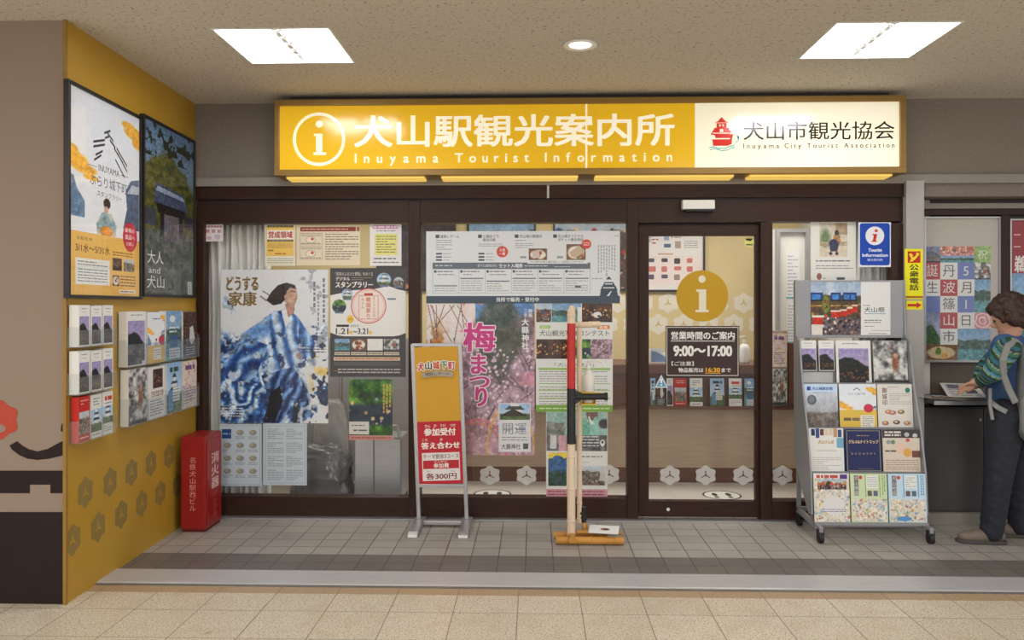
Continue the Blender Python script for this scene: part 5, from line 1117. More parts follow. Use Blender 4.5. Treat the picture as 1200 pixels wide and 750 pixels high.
def mound(name, u0, u1, v0, Y, dep, mat, seed, amp, label, cat):
    a, b = P(u0, 560, Y).x, P(u1, 560, Y).x; hgt = P((u0 + u1) / 2, v0, Y).z; nx, ny = 60, 54; rng = np.random.default_rng(seed); f = fbm(ny, nx, 4, rng, 4); f2 = 1 - np.abs(fbm(ny, nx, 7, rng, 3) - .5) * 4
    V = []; cx, cy = (a + b) / 2, Y + dep / 2
    for j in range(ny):
        th = math.pi * .5 * j / (ny - 1)
        for i in range(nx):
            ph = 6.28318 * i / nx; k = abs(math.cos(ph)) ** .6 * math.copysign(1, math.cos(ph)); l = abs(math.sin(ph)) ** .6 * math.copysign(1, math.sin(ph))
            i2 = min(i, nx - i) * 2 % nx; q = 1 + amp * (f[j, min(i2, nx - 1)] - .5) + amp * .35 * (f2[j, min(i2, nx - 1)])
            V.append(((b - a) / 2 * k * math.cos(th) ** .45 * q, dep / 2 * l * math.cos(th) ** .45 * q, max(0, hgt * math.sin(th) ** .8 * (1 + .4 * amp * (f[j, min(i2, nx - 1)] - .5)))))
    Fc = [(j * nx + i, j * nx + (i + 1) % nx, (j + 1) * nx + (i + 1) % nx, (j + 1) * nx + i) for j in range(ny - 1) for i in range(nx)]
    o = link(bpy.data.objects.new(name, rawmesh(name, V, Fc, mat, smooth=True))); o.location = (cx, cy, 0); return tag(o, label, cat)
M['plastic'] = pm('dark_crumpled_plastic', (104, 104, 106), .16, var=.25, scale=7, bump=.8, bscale=16)
M['plastic2'] = pm('pale_crumpled_plastic', (176, 176, 174), .25, var=.15, scale=6, bump=.7, bscale=14)
mound('covered_bundle', 338, 407, 524, 6.02, .26, M['plastic'], 5, .3, 'low bundle wrapped in crumpled dark plastic behind the blue info sheet', 'bundle')
mound('covered_bundle', 352, 400, 452, 6.12, .3, M['plastic2'], 9, .3, 'tall bundle under pale crumpled plastic behind the big blue poster', 'bundle') if False else None
mb = mound('covered_stool', 364, 404, 470, 6.40, .17, M['plastic2'], 9, .25, 'taller pale plastic covered item standing behind the dark bundle', 'bundle')
mb = MB(); c = P(268, 583, 5.95); mb.lathe((c.x, 5.97, 0), [(.001, 0), (.075, 0), (.07, .02), (.03, .16), (.012, .19), (.001, .195)], 20)
single(mb, 'floor_cone', M['white'], 'small white cone on the office floor below the pale blue sheets', 'cone', smooth=True)
# narrow window: white display door and leaflet stand
def quad_thing(name, u0, v0, u1, v1, Y, dep, mat, label, cat):
    a = P(u0, v1, Y); b = P(u1, v0, Y); return a, b
a = P(909, 583, 7.5); b = P(948, 268, 7.5)
r = empty('display_cabinet', ((a.x + b.x) / 2, 7.65, 0), 'tall white display cabinet with papers seen through the narrow window', 'cabinet')
MB().box(a.x, b.x, 7.52, 7.8, 0, b.z).build('body', M['office_white'], r)
mb = MB(); f = .035
for x0, x1, z0, z1 in ((a.x, b.x, b.z - f, b.z), (a.x, b.x, .0, f), (a.x, a.x + f, f, b.z - f), (b.x - f, b.x, f, b.z - f)): mb.box(x0, x1, 7.48, 7.52, z0, z1)
mb.build('door_frame', M['steel'], r)
for v0, v1, sd in ((294, 350, 3), (353, 402, 4)):
    s = Sheet((0, 0, 20, 40), (222, 224, 226)); s.greek(2, 3, 18, 38, 12, (170, 176, 184), sd, .6); s.rect(0, 38.6, 20, 40, (90, 170, 170)); p0 = P(922, v1, 7.5); p1 = P(938.5, v0, 7.5)
    o = s.build('paper', (p1.x - p0.x, p1.z - p0.z), parent=r); o.location = ((p0.x + p1.x) / 2 - r.location.x, 7.517 - 7.65, p0.z)
a = P(905, 474, 6.62); b = P(925, 388, 6.62)
r = empty('leaflet_stand', ((a.x + b.x) / 2, 6.7, z(438) if False else a.z), 'narrow clear leaflet stand fixed to the counter end in narrow window', 'leaflet holder')
MB().box(a.x - .02, b.x + .01, 6.70, 6.768, a.z - .01, b.z).build('back_plate', M['oak'], r)
MB().box(a.x - .02, b.x + .01, 6.60, 6.70, a.z - .012, a.z - .004).build('ledge', M['acrylic'], r); zm_ = P(915, 430, 6.62).z
MB().box(a.x - .02, b.x + .01, 6.60, 6.70, zm_ - .008, zm_).build('ledge', M['acrylic'], r)
for v0, v1, k, sd, lab, Y in ((391, 430, 'pastel', 81, 'pastel leaflet on the upper ledge of the narrow stand', 6.62), (432, 474, 'mono', 82, 'grey leaflet on the lower ledge of the narrow stand', 6.62)):
    p0 = P(905, v1, Y); p1 = P(922, v0, Y); o = leaflet_art(k, sd).build('leaflet', (p1.x - p0.x, p1.z - p0.z), thick=.02); o.location = ((p0.x + p1.x) / 2, Y, (zm_ if v1 < 440 else a.z - .004) + .001); tag(o, lab, 'leaflet')
a = P(924, 470, 6.66); b = P(940, 402, 6.66)
single(MB().box(a.x + .012, b.x, 6.69, 6.768, P(930, 474, 6.7).z, b.z), 'wooden_plaque', M['brownwood'], 'brown wooden plaque leaning on the counter beside the narrow leaflet stand', 'plaque', bevel=.006)
# oval footprint stickers on the office floor
for (u, v, lab) in ((577, 579, 'oval footprint sticker on office floor inside the middle window'), (846, 580.5, 'oval footprint sticker on office floor inside the door')):
    c = PF(u, v); r_ = .155; n = 40; mb = MB(); mb.prism([(r_ * math.cos(6.28318 * i / n), .95 * r_ * math.sin(6.28318 * i / n)) for i in range(n)], 'z', 0.0, .0015)
    o = mb.build('footprint_sticker', M['print'], None, colors=np.tile(lin((226, 224, 216)), (len(mb.V), 1))); o.location = (c.x, c.y, .0002); tag(o, lab, 'floor sticker')
    V = [(q * math.cos(6.28318 * i / n), .95 * q * math.sin(6.28318 * i / n), .0022) for q in (r_, r_ * .9) for i in range(n)]; Fc = [(i, (i + 1) % n, n + (i + 1) % n, n + i) for i in range(n)]
    for sx in (-1, 1):
        for cx, cy, rx, ry in ((.055, .02, .022, .05), (.055, -.065, .02, .026)): k = len(V); V += [(sx * cx + rx * math.cos(6.28318 * i / 16), cy + ry * math.sin(6.28318 * i / 16), .0022) for i in range(16)]; Fc.append(tuple(range(k, k + 16)))
    link(bpy.data.objects.new('print', rawmesh('print', V, Fc, M['print'], np.tile(lin((62, 62, 66)), (len(V), 1)))), o)

# ================================================================== THE STANDING SIGN
SYN = 5.42
pb = [P(491, 614, SYN), P(547, 613, SYN)]; pt = [P(483.5, 403, SYN), P(539, 403, SYN)]
for q in pb: q.z = .05
r = empty('standing_sign', ((pb[0].x + pb[1].x) / 2, SYN, 0), 'ochre and red sign board on silver stand in front of the window', 'standing sign')
def sqbar(mb, p, q, w, d):
    for k in (0,):
        dx = Vector((w / 2, 0, 0)); dy = Vector((0, d / 2, 0)); V = [p - dx - dy, p + dx - dy, p + dx + dy, p - dx + dy, q - dx - dy, q + dx - dy, q + dx + dy, q - dx + dy]
        mb.add(V, [(0, 3, 2, 1), (4, 5, 6, 7), (0, 1, 5, 4), (1, 2, 6, 5), (2, 3, 7, 6), (3, 0, 4, 7)])
    return mb
for k in (0, 1): sqbar(MB(), pb[k], pt[k], .026, .03).build('post', M['alu'], r, bevel=.003)
vx = (pb[0] - pt[0]) / (pb[0].z - pt[0].z)        # lean of the posts per metre of height
def along(k, zz): return pt[k] + (pb[k] - pt[k]) * ((zz - pt[k].z) / (pb[k].z - pt[k].z))
zb = P(516, 569, SYN).z
for zz in (pt[0].z - .008, zb): MB().add([along(0, zz) + Vector((0, -.014, -.01)), along(1, zz) + Vector((0, -.014, -.01)), along(1, zz) + Vector((0, .014, -.01)), along(0, zz) + Vector((0, .014, -.01)), along(0, zz) + Vector((0, -.014, .012)), along(1, zz) + Vector((0, -.014, .012)), along(1, zz) + Vector((0, .014, .012)), along(0, zz) + Vector((0, .014, .012))], [(0, 3, 2, 1), (4, 5, 6, 7), (0, 1, 5, 4), (1, 2, 6, 5), (2, 3, 7, 6), (3, 0, 4, 7)]).build('frame_rail', M['alu'], r, bevel=.002)
for k in (0, 1):
    x = pb[k].x; MB().prism([(5.13, 0), (5.13, .022), (5.16, .034), (SYN, .05), (5.555, .03), (5.555, 0)], 'x', x - .034, x + .034).build('foot', M['alu'], r, bevel=.003)
    MB().box(x - .03, x + .03, 5.122, 5.13, .004, .02).build('foot_cap', M['white'], r)
MB().box(pb[0].x + .034, pb[1].x - .034, SYN - .03, SYN + .02, .015, .04).build('cross_bar', M['alu'], r, bevel=.003)
s = Sheet((486.5, 406.5, 541, 568.5), (204, 154, 46)); RB = (186, 40, 52)
s.rect(486.5, 494.5, 541, 568.5, RB)
for i, (ch, col) in enumerate(zip('犬山城下町', ((186, 40, 40), (50, 44, 44), (200, 70, 30), (60, 120, 90), (190, 40, 70)))):
    x = 489.5 + i * 9.6; y = 425.5 - 2.0 * math.sin(math.pi * (i + .5) / 5); [s.text(ch, x + dx, y + dy, x + 8.4 + dx, y + 9.4 + dy, (238, 236, 226), .04) for dx, dy in ((-.9, 0), (.9, 0), (0, -.9), (0, .9), (-.6, -.6), (.6, .6), (-.6, .6), (.6, -.6))]; s.text(ch, x, y, x + 8.4, y + 9.4, col, .035)
s.poly([(494, 437.5), (503, 435.6), (514, 435), (526, 435.6), (534, 437.5), (532, 443), (524, 441.5), (514, 441), (504, 441.5), (496, 443)][::-1], (168, 160, 146)); s.text('謎探しゲーム', 499, 436.2, 529, 440.4, (70, 62, 56), .012)
W_ = (238, 232, 226)
for t, x in (('さん', 496), ('か', 507), ('うけ', 515), ('つけ', 527)): s.text(t, x, 498, x + len(t) * 3.4, 501.5, W_, .01)
s.text('参加受付', 494.5, 502.5, 534, 511.5, W_, .035); s.text('こた', 492, 514.5, 499, 517.5, W_, .01); s.text('あ', 514, 514.5, 517.5, 517.5, W_, .01); s.text('答え合わせ', 490.5, 519, 538.5, 527, W_, .035)
s.rect(491, 531.5, 537.5, 564.5, (226, 218, 214)); s.text('テーマ別全3コース', 492.5, 533, 536.5, 538.5, (84, 40, 44), .015); s.rect(492, 540.5, 536.5, 550.5, RB); s.text('さんかひ', 506, 541, 522, 543.5, W_, .005); s.text('参加費', 505, 544, 524, 549.5, W_, .025)
s.text('かく', 496, 552.3, 501.5, 554.6, (110, 40, 44)); s.text('えん', 526, 552.3, 531.5, 554.6, (110, 40, 44)); s.text('各300円', 495, 555.5, 533, 563, (120, 34, 40), .025)
q0, q1 = along(0, zb + .014), along(1, zb + .014); t0 = along(0, pt[0].z - .018)
o = s.build('sign_panel', (q1.x - q0.x - .026, t0.z - q0.z), parent=r, thick=.006); o.location = ((q0.x + q1.x) / 2 - r.location.x, -.012, q0.z); o.rotation_euler = (0, math.atan2(t0.x - q0.x, t0.z - q0.z), 0)

# ================================================================== BAMBOO SANITIZER STAND
M['bamboo'] = pm('golden_bamboo', (190, 134, 58), .4, var=.12, scale=8)
M['palebamboo'] = pm('bleached_bamboo', (226, 204, 176), .45, var=.06, scale=9, stretch=(3, 3, 1))
M['redtape'] = pm('red_vinyl_tape', (190, 40, 34), .35, var=.05); M['blacktape'] = pm('black_vinyl_tape', (30, 29, 30), .4, var=.1)
M['yellowplastic'] = pm('yellow_plastic', (226, 186, 40), .4, var=.04)
BYs = 5.05
def bamboo(mb, p, q, r_, nodes=3, n=16):
    p, q = Vector(p), Vector(q); mb.tube(p, q, r_, n=n); d = (q - p)
    for k in range(nodes):
        c = p + d * ((k + .6) / nodes); e = d.normalized() * .006; mb.tube(c - e, c, r_, r_ * 1.14, n=n, cap=False); mb.tube(c, c + e, r_ * 1.14, r_, n=n, cap=False)
    return mb
xa = P(669.5, 600, BYs).x; rad = .026; zz = lambda v: P(669, v, BYs).z
r = empty('sanitizer_stand', (xa, BYs, 0), 'bamboo foot pedal sanitizer stand with red and black taped post', 'sanitizer stand')
bamboo(MB(), (xa, BYs, .02), (xa, BYs, zz(520)), rad, 3).build('lower_post', M['palebamboo'], r, smooth=False)
MB().tube((xa, BYs, zz(520)), (xa, BYs, zz(455)), rad * 1.06, n=20).build('black_post', M['blacktape'], r)
MB().tube((xa, BYs, zz(455)), (xa, BYs, zz(379)), rad * 1.03, n=20).build('red_post', M['redtape'], r)
bamboo(MB(), (xa, BYs, zz(379)), (xa, BYs, zz(363)), rad, 1).tube((xa + .004, BYs, zz(363)), (xa + .004, BYs, zz(358)), rad * .9, rad * .5).build('post_tip', M['palebamboo'], r)
Yb = BYs + .09; xb = P(679, 600, Yb).x; zq = lambda v: P(679, v, Yb).z
bamboo(MB(), (xb, Yb, zq(612)), (xb, Yb, zq(384)), .017, 6).build('push_rod', M['palebamboo'], r)
MB().box(xb - .012, xb + .012, Yb + .018, Yb + .024, zq(420), zq(360)).build('backing_strip', M['white'], r)
x2 = P(703, 381, Yb).x
bamboo(MB(), (xb - .035, Yb, zq(381)), (x2, Yb, zq(380)), .02, 1).build('press_arm', M['palebamboo'], r)
xh = P(712, 464, BYs).x
mb = MB().tube((xa + .01, BYs, zz(465)), (xh, BYs, zz(464.5)), .021, n=18).tube((xh - .02, BYs, zz(464.5)), (xh, BYs, zz(464.5)), .026, n=18)
mb.prism([(xa + .02, zz(457)), (xa + .075, zz(461)), (xa + .075, zz(467)), (xa + .02, zz(474))], 'y', BYs - .015, BYs + .015); mb.build('bottle_arm', M['blacktape'], r)
bx = P(689.5, 460, Yb).x; Ybt = Yb - .012
xl, xr_ = P(676, 458, Yb).x, P(708, 458, Yb).x
MB().prism([(xl, zq(457.5)), (xr_, zq(459.5)), (xr_, zq(462)), (xl + .01, zq(461.5))], 'y', Yb - .05, Yb - .044).box(bx - .05, bx + .045, Yb - .05, Yb + .05, zq(473.5), zq(472)).box(bx - .05, bx - .046, Yb - .05, Yb + .05, zq(472), zq(460)).box(bx + .041, bx + .045, Yb - .05, Yb + .05, zq(472), zq(460)).build('bottle_cradle', M['yellowplastic'], r)
zf = .028
bamboo(MB(), (PF(651, 634).x, BYs - .035, zf), (PF(729, 634).x, BYs - .035, zf), .024, 3).build('base_bar', M['bamboo'], r)
bamboo(MB(), (PF(649, 634).x, BYs + .075, zf), (PF(712, 634).x, BYs + .075, zf), .022, 3).build('base_bar', M['bamboo'], r)
bamboo(MB(), (xa, BYs - .1, .05), (xa, BYs + .16, .05), .021, 2).build('base_cross_bar', M['bamboo'], r)
xp = P(684, 610, Yb).x
mb = MB().tube((xb, Yb, zq(601)), (xp, Yb, zq(601)), .017).tube((xp, Yb, zq(594)), (xp, Yb, zq(612)), .018).tube((xp - .02, Yb, zq(606)), (xp + .02, Yb, zq(606)), .016); mb.build('pedal_joint', M['blacktape'], r)
bamboo(MB(), (xp, Yb, zq(612)), (xp + .01, Yb - .02, .055), .017, 1).build('pedal_link', M['bamboo'], r)
MB().tube((xp - .05, BYs + .02, .065), (PF(727, 634).x, BYs + .02, .062), .013).build('pedal_bar', M['bamboo'], r)
s = Sheet((0, 0, 100, 60), (224, 224, 222)); s.ell(54, 30, 16, 9, (120, 84, 70)); s.ell(58, 27, 7, 5, (60, 50, 48)); s.ell(46, 33, 6, 4, (180, 120, 90))
o = s.build('pedal_card', (.19, .12), thick=.003); o.location = (P(706, 626, BYs).x, BYs - .05, .079); o.rotation_euler = (-1.42, 0, -.16); tag(o, 'white picture card lying on the pedal of the bamboo stand', 'card')
r = empty('sanitizer_bottle', (bx, Yb, zq(471.9)), 'clear white sanitizer pump bottle held in the yellow cradle', 'bottle')
M['softplastic'] = pm('milky_plastic', (226, 224, 214), .3, var=.02)
h0 = zq(471.9); H1 = zq(433) - h0
MB().lathe((bx, Yb, h0), [(.001, 0), (.036, 0), (.0395, .006), (.0395, H1 * .72), (.034, H1 * .84), (.016, H1 * .97), (.013, H1)], 28).build('body', M['softplastic'], r, smooth=True)
MB().lathe((bx, Yb, h0 + H1), [(.018, 0), (.018, .02), (.008, .024), (.007, .05), (.012, .052), (.012, .062), (.001, .063)], 18).build('pump_head', M['white'], r, smooth=True)
MB().path([Vector((bx, Yb, h0 + H1 + .056)), Vector((bx + .05, Yb - .01, h0 + H1 + .062)), Vector((bx + .09, Yb - .02, h0 + H1 + .05)), Vector((bx + .105, Yb - .025, h0 + H1 + .015))], .006).build('nozzle', M['white'], r)

# ================================================================== BROCHURE RACK ON CASTERS
RX0, RX1 = 1.822, 2.552
r = empty('brochure_rack', ((RX0 + RX1) / 2, 5.32, 0), 'grey steel brochure rack on casters in front of the narrow window', 'brochure rack')
prof = [(5.54, 1.70), (5.50, 1.705), (5.485, 1.32), (5.42, 1.28), (5.36, .98), (5.26, .68), (5.20, .42), (5.18, .16), (5.24, .15), (5.42, .34), (5.53, .5)]
for x in (RX0 - .012, RX1): MB().prism(prof, 'x', x, x + .012).build('side_panel', M['steel'], r, bevel=.002)
# rows: (front Y at the pocket, bottom row v, top row v)
ROWS = [(5.42, 449.5, 398.5), (5.345, 501.5, 449.5), (5.245, 553.5, 501.5), (5.16, 613, 555)]
MB().box(RX0, RX1, 5.50, 5.515, P(1000, 396, 5.5).z, P(1000, 328.5, 5.5).z).build('header_board', M['steel'], r, bevel=.002)
for Y, vb, vt in ROWS:
    zb_ = P(1000, vb, Y).z; zt_ = P(1000, vt, Y).z
    q = [(Y - .012, zb_ - .012), (Y + .07, zb_ - .012), (Y + .07, zb_ - .004), (Y - .004, zb_ - .004), (Y - .004, zb_ + .007), (Y - .012, zb_ + .007)]
    MB().prism(q, 'x', RX0 + .0005, RX1 - .0005).build('tray', M['steel'], r)
    MB().prism([(Y + .062, zb_ - .004), (Y + .07, zb_ - .004), (Y + .088, zt_ - .035), (Y + .08, zt_ - .035)], 'x', RX0 + .0005, RX1 - .0005).build('back_plate', M['steel'], r)
for x in (RX0 + .004, RX1 - .029):
    mb = MB(); mb.box(x, x + .025, 5.50, 5.525, .10, .62); mb.build('rear_post', M['steel'], r)
    MB().prism([(5.08, .07), (5.08, .105), (5.53, .125), (5.53, .09)], 'x', x, x + .025).build('base_arm', M['steel'], r, bevel=.002)
    MB().box(x, x + .025, 5.17, 5.195, .09, P(1000, 613, 5.16).z - .012).build('front_post', M['steel'], r)
MB().box(RX0 + .03, RX1 - .03, 5.50, 5.52, .10, .13).build('cross_bar', M['steel'], r)
MB().box(RX0 + .03, RX1 - .03, 5.175, 5.19, .085, .104).build('cross_bar', M['steel'], r)
for x in (RX0 + .016, RX1 - .016):
    for y in (5.10, 5.50):
        MB().tube((x - .014, y, .034), (x + .014, y, .034), .034, n=22).tube((x - .016, y, .034), (x + .016, y, .034), .018).build('caster', M['black'], r)
        MB().prism([(y - .02, .055), (y + .02, .055), (y + .014, .088), (y - .014, .088)], 'x', x - .02, x + .02).build('caster_fork', M['black'], r)
# header poster
def p_festival(c):
    c.grad((160, 180, 204), (214, 218, 222)); n = c.n(5, 4); c.put(sm(.5, .7, c.n(4)) * (c.V < .3) * .6, (232, 232, 232))
    c.put(sm(-.02, .02, c.V - .24 - .12 * (n - .5)) * 1., (76, 74, 60))
    for x, w in ((.12, .13), (.5, .1), (.72, .08), (.85, .06)):
        c.rect(x - w, .2, x + w, .36, (34, 62, 120)); c.rect(x - w * .7, .24, x + w * .6, .34, (70, 130, 200)); c.rect(x - w, .37, x + w, .56, (96, 70, 50)); c.rect(x - w * 1.1, .33, x + w * 1.1, .36, (40, 34, 34)); c.rect(x - w, .44, x + w, .46, (190, 160, 80))
    c.ell(.3, .42, .07, .18, (120, 130, 60), .4)
    c.specks((c.V > .36) & (c.V < .66), ((170, 130, 60), (70, 60, 50), (190, 90, 60), (110, 90, 60)), 90, .03)
    for x, y, w in ((.5, .6, .09), (.66, .58, .06), (.78, .54, .05), (.88, .5, .05)): c.rect(x - w, y - .05, x + w, y + .07, (190, 52, 34)); c.rect(x - w * 1.1, y - .07, x + w * 1.1, y - .04, (226, 214, 196))
    c.put((c.V > .68) * 1., c.ramp(c.n(18, 3), [(44, 40, 48), (96, 84, 88), (150, 130, 124)])); c.specks(c.V > .66, ((230, 224, 216), (50, 50, 70), (180, 130, 110), (30, 28, 34), (120, 130, 160)), 260, .018, .5)
    c.rect(.04, .66, .25, .8, (196, 56, 36)); c.rect(.03, .63, .27, .67, (230, 224, 214)); c.rect(.02, .8, .24, 1, (222, 214, 206))
s = Sheet((950, 330.5, 1043.5, 392.5), (226, 227, 226)); s.pic(950, 330.5, 1009, 392.5, p_festival, 4, 1.7); s.greek(1012, 357, 1020, 359, 1, DK, 2, 1); s.text('犬山祭', 1012.5, 360, 1037, 366, (50, 48, 50), .008); s.rect(1012.5, 367.3, 1038, 368, (110, 150, 190)); s.greek(1013, 374, 1033, 379, 2, DK, 3, 1); s.greek(1013, 381, 1038, 383.5, 1, MID, 4); s.rect(1021, 387, 1043.5, 387.5, (150, 150, 150)); s.greek(1018, 390, 1040, 391.8, 1, DK, 5)
s.on_plane('poster', 5.4975, 'festival crowd poster on the grey header board of the brochure rack')
def brochure(u0, v0, u1, v1, Y, sheet, label, th=.008, tilt=.09):
    zb_ = P(1000, v1, Y).z; a = max(P(u0, v1, Y).x, RX0 + .004); b = min(P(u1, v1, Y).x, RX1 - .004); hgt = (P(1000, v0, Y + .03).z - zb_)
    o = sheet.build('brochure', (b - a, hgt), thick=th); o.location = ((a + b) / 2, Y + .004, zb_ + .001); o.rotation_euler = (-tilt, 0, 0); return tag(o, label, 'brochure')
def art(kind, seed, u0, v0, u1, v1, dens=1.2):
    s = Sheet((u0, v0, u1, v1), (226, 226, 222)); w, h = u1 - u0, v1 - v0; U = lambda f: u0 + f * w; V = lambda f: v0 + f * h
    if kind == 'hill': s.pic(U(.03), V(.27), U(.97), V(.98), p_hill, seed, dens); s.greek(U(.25), V(.06), U(.75), V(.12), 1, (150, 150, 154), seed, 1); s.greek(U(.3), V(.16), U(.7), V(.2), 1, (170, 170, 174), seed, 1)
    if kind == 'hillbig': s.pic(U(.07), V(.19), U(.93), V(1), p_hill, seed, dens); s.greek(U(.2), V(.05), U(.65), V(.1), 1, (130, 130, 136), seed, 1); s.rect(U(.84), V(.95), U(.96), V(1), (190, 196, 206))
    if kind == 'mono': s.pic(u0, v0, u1, v1, p_mono, seed, dens); s.vtext('二人', U(.41), V(.08), U(.48), V(.22), (150, 40, 50), .02); s.vtext('犬山', U(.52), V(.08), U(.59), V(.22), (150, 40, 50), .02)
    if kind == 'bluehead':
        s.pic(u0, v0, u1, v1, lambda c: (c.grad((214, 226, 240), (150, 146, 148)), c.put(sm(.66, .72, c.V + .06 * c.n(8)), c.ramp(c.n(12, 3), [(70, 70, 72), (120, 110, 104), (150, 140, 136)])), c.put((c.V < .2) * 1., (196, 218, 240))), seed, dens)
        s.text('犬山城歴史館', U(.24), V(.07), U(.86), V(.14), (40, 84, 160), .03); s.rect(U(.09), V(.06), U(.2), V(.15), (40, 84, 160)); s.greek(U(.25), V(.19), U(.72), V(.22), 1, (110, 130, 160), seed, 1); s.ell(U(.23), V(.37), w * .14, h * .115, (96, 104, 116)); s.ell(U(.22), V(.36), w * .09, h * .08, (124, 130, 138))
    if kind == 'cloud':
        s.pic(u0, v0, u1, v1, p_cloudtop, seed, dens); s.rect(u0, V(.6), u1, v1, (226, 190, 84)); s.text('ぶらり城下町', U(.24), V(.2), U(.72), V(.26), (110, 130, 150)); s.poly([(U(.38), V(.14)), (U(.47), V(.08)), (U(.49), V(.08)), (U(.58), V(.14)), (U(.56), V(.15)), (U(.48), V(.1)), (U(.4), V(.15))][::-1], (90, 110, 130)); s.ell(U(.78), V(.56), w * .13, h * .1, (206, 60, 84)); s.rect(U(.56), V(.72), U(.93), V(1), (230, 226, 214)); s.greek(U(.6), V(.74), U(.9), V(.98), 6, (150, 146, 140), seed); s.rect(U(.1), V(.78), U(.3), V(.85), (110, 100, 90)); s.rect(U(.33), V(.78), U(.53), V(.85), (130, 110, 90))
        s.rect(U(.84), v0, u1, V(.12), (240, 214, 60)) if False else None
    if kind == 'maps':
        s.base = (224, 220, 214); s.greek(U(.3), V(.05), U(.6), V(.08), 1, (90, 80, 80), seed, 1); s.vtext('御城印', U(.13), V(.08), U(.28), V(.5), (120, 96, 90), .02); s.ell(U(.87), V(.14), w * .07, h * .06, (40, 130, 110)); s.greek(U(.34), V(.2), U(.95), V(.48), 6, (180, 172, 166), seed, .8)
        for x, y, c_ in ((.3, .64, (190, 120, 110)), (.42, .66, (170, 110, 110)), (.66, .64, (130, 110, 80)), (.2, .9, (170, 110, 96)), (.52, .88, (96, 84, 80)), (.82, .9, (180, 130, 116))): s.ell(U(x), V(y), w * .1, h * .05, c_); s.ell(U(x) - .6, V(y) - .5, w * .05, h * .025, (226, 190, 150))
    if kind == 'photos':
        rg = random.Random(seed)
        for i in range(7): s.rect(U(.06 + i * .13), V(rg.uniform(.0, .05)), U(.17 + i * .13), V(rg.uniform(.16, .24)), rg.choice(((60, 80, 130), (190, 150, 110), (110, 150, 190), (220, 200, 180), (96, 60, 60), (40, 50, 90))))
        s.text('犬山さんぽ', U(.25), V(.27), U(.72), V(.36), (190, 140, 60), .03); s.rect(U(.8), V(.22), u1, V(.45), (120, 170, 200)); s.greek(U(.2), V(.5), U(.8), V(.54), 1, (170, 150, 150), seed, 1); s.greek(U(.08), V(.66), U(.92), V(.97), 7, (190, 176, 176), seed)
    if kind == 'navy':
        s.base = (38, 46, 92); s.outline(U(.04), V(.03), U(.96), V(.98), .5, (176, 164, 130)); s.greek(U(.32), V(.13), U(.66), V(.17), 1, (176, 150, 96), seed, 1); s.text('グルメ&ナイトマップ', U(.09), V(.25), U(.92), V(.34), (214, 190, 140), .03); s.text('も り じ ゅ う や く', U(.15), V(.55), U(.83), V(.6), (206, 186, 140)); s.greek(U(.35), V(.92), U(.75), V(.94), 1, (150, 140, 110), seed, 1)
    if kind == 'rally':
        s.base = (216, 204, 188); s.rect(u0, v0, u1, V(.2), (70, 66, 66)); s.greek(U(.06), V(.03), U(.5), V(.17), 2, (220, 214, 206), seed, 1, .6); s.ell(U(.66), V(.12), 3, 2.6, (180, 190, 196)); s.ell(U(.88), V(.14), 3, 2.4, (196, 200, 206)); s.ell(U(.68), V(.25), 2.6, 2.2, (206, 90, 90)); s.ell(U(.16), V(.3), 2.8, 2.6, (150, 160, 170)); s.ell(U(.28), V(.3), 2.6, 2.6, (110, 140, 110)); s.ell(U(.5), V(.45), 7, 6.5, (230, 196, 176)); s.ell(U(.66), V(.55), 5, 5, (222, 170, 80)); s.greek(U(.06), V(.48), U(.36), V(.54), 1, (90, 80, 74), seed, 1, .6); s.greek(U(.06), V(.7), U(.94), V(.96), 5, (170, 140, 120), seed)
        s.rect(U(.78), V(.5), u1, V(.66), (120, 80, 66))
    if kind == 'pinkmap':
        s.pic(u0, v0, u1, v1, p_map, seed, dens); s.rect(u0, v0, u1, V(.1), (230, 226, 226)); s.greek(U(.08), V(.03), U(.7), V(.1), 1, (190, 80, 70), seed, 1, .9); s.rect(U(.74), V(.02), U(.95), V(.11), (84, 60, 130)); s.pic(U(.1), V(.12), U(.92), V(.33), p_crowd, seed, dens); s.ell(U(.55), V(.66), w * .3, h * .2, (224, 222, 222)); s.greek(U(.2), V(.72), U(.9), V(.8), 2, (120, 120, 170), seed)
    if kind in ('green', 'azure'):
        a_ = {'green': ((206, 220, 180), (120, 160, 80)), 'azure': ((196, 220, 236), (70, 140, 190))}[kind]
        s.base = a_[0]; s.pic(U(.04), V(.52), U(.97), V(.98), p_map, seed, dens); s.rect(U(.1), V(.04), U(.22), V(.45), (110, 104, 110)); s.vtext('犬山地図', U(.1), V(.05), U(.22), V(.45), (220, 220, 214)); s.ell(U(.28), V(.08), w * .05, h * .04, (206, 80, 60)); s.rect(U(.4), V(.02), U(.42), V(.48), a_[1]); s.rect(U(.44), V(.04), U(.75), V(.3), (232, 234, 230)); s.greek(U(.46), V(.06), U(.74), V(.28), 5, (170, 176, 176), seed); s.rect(U(.46), V(.35), U(.58), V(.46), (110, 96, 90)); s.rect(U(.62), V(.35), U(.74), V(.46), (96, 110, 130)); s.rect(U(.79), V(.02), U(.81), V(.48), a_[1]); s.vgreek(U(.85), V(.03), U(.96), V(.48), 2, a_[1], seed)
        if kind == 'azure': s.ell(U(.4), V(.92), w * .2, h * .05, (90, 150, 206))
    return s
Y = ROWS[0][0]
z_p = P(1000, 434, Y)
r2 = empty('leaflet_pocket', (P(960, 440, Y).x, Y + .02, P(1000, 449.5, Y).z + .0005), 'clear empty pocket under the two narrow hill leaflets on the rack', 'leaflet holder')
a, b = max(P(938.5, 440, Y).x, RX0 + .004), P(979, 440, Y).x; zb_ = P(1000, 449.5, Y).z
MB().box(a, b, Y + .001, Y + .004, zb_ + .001, P(1000, 436, Y).z).build('front_plate', M['acrylic'], r2); MB().box(a, b, Y + .004, Y + .05, P(1000, 436, Y).z - .005, P(1000, 436, Y).z).build('shelf', M['acrylic'], r2)
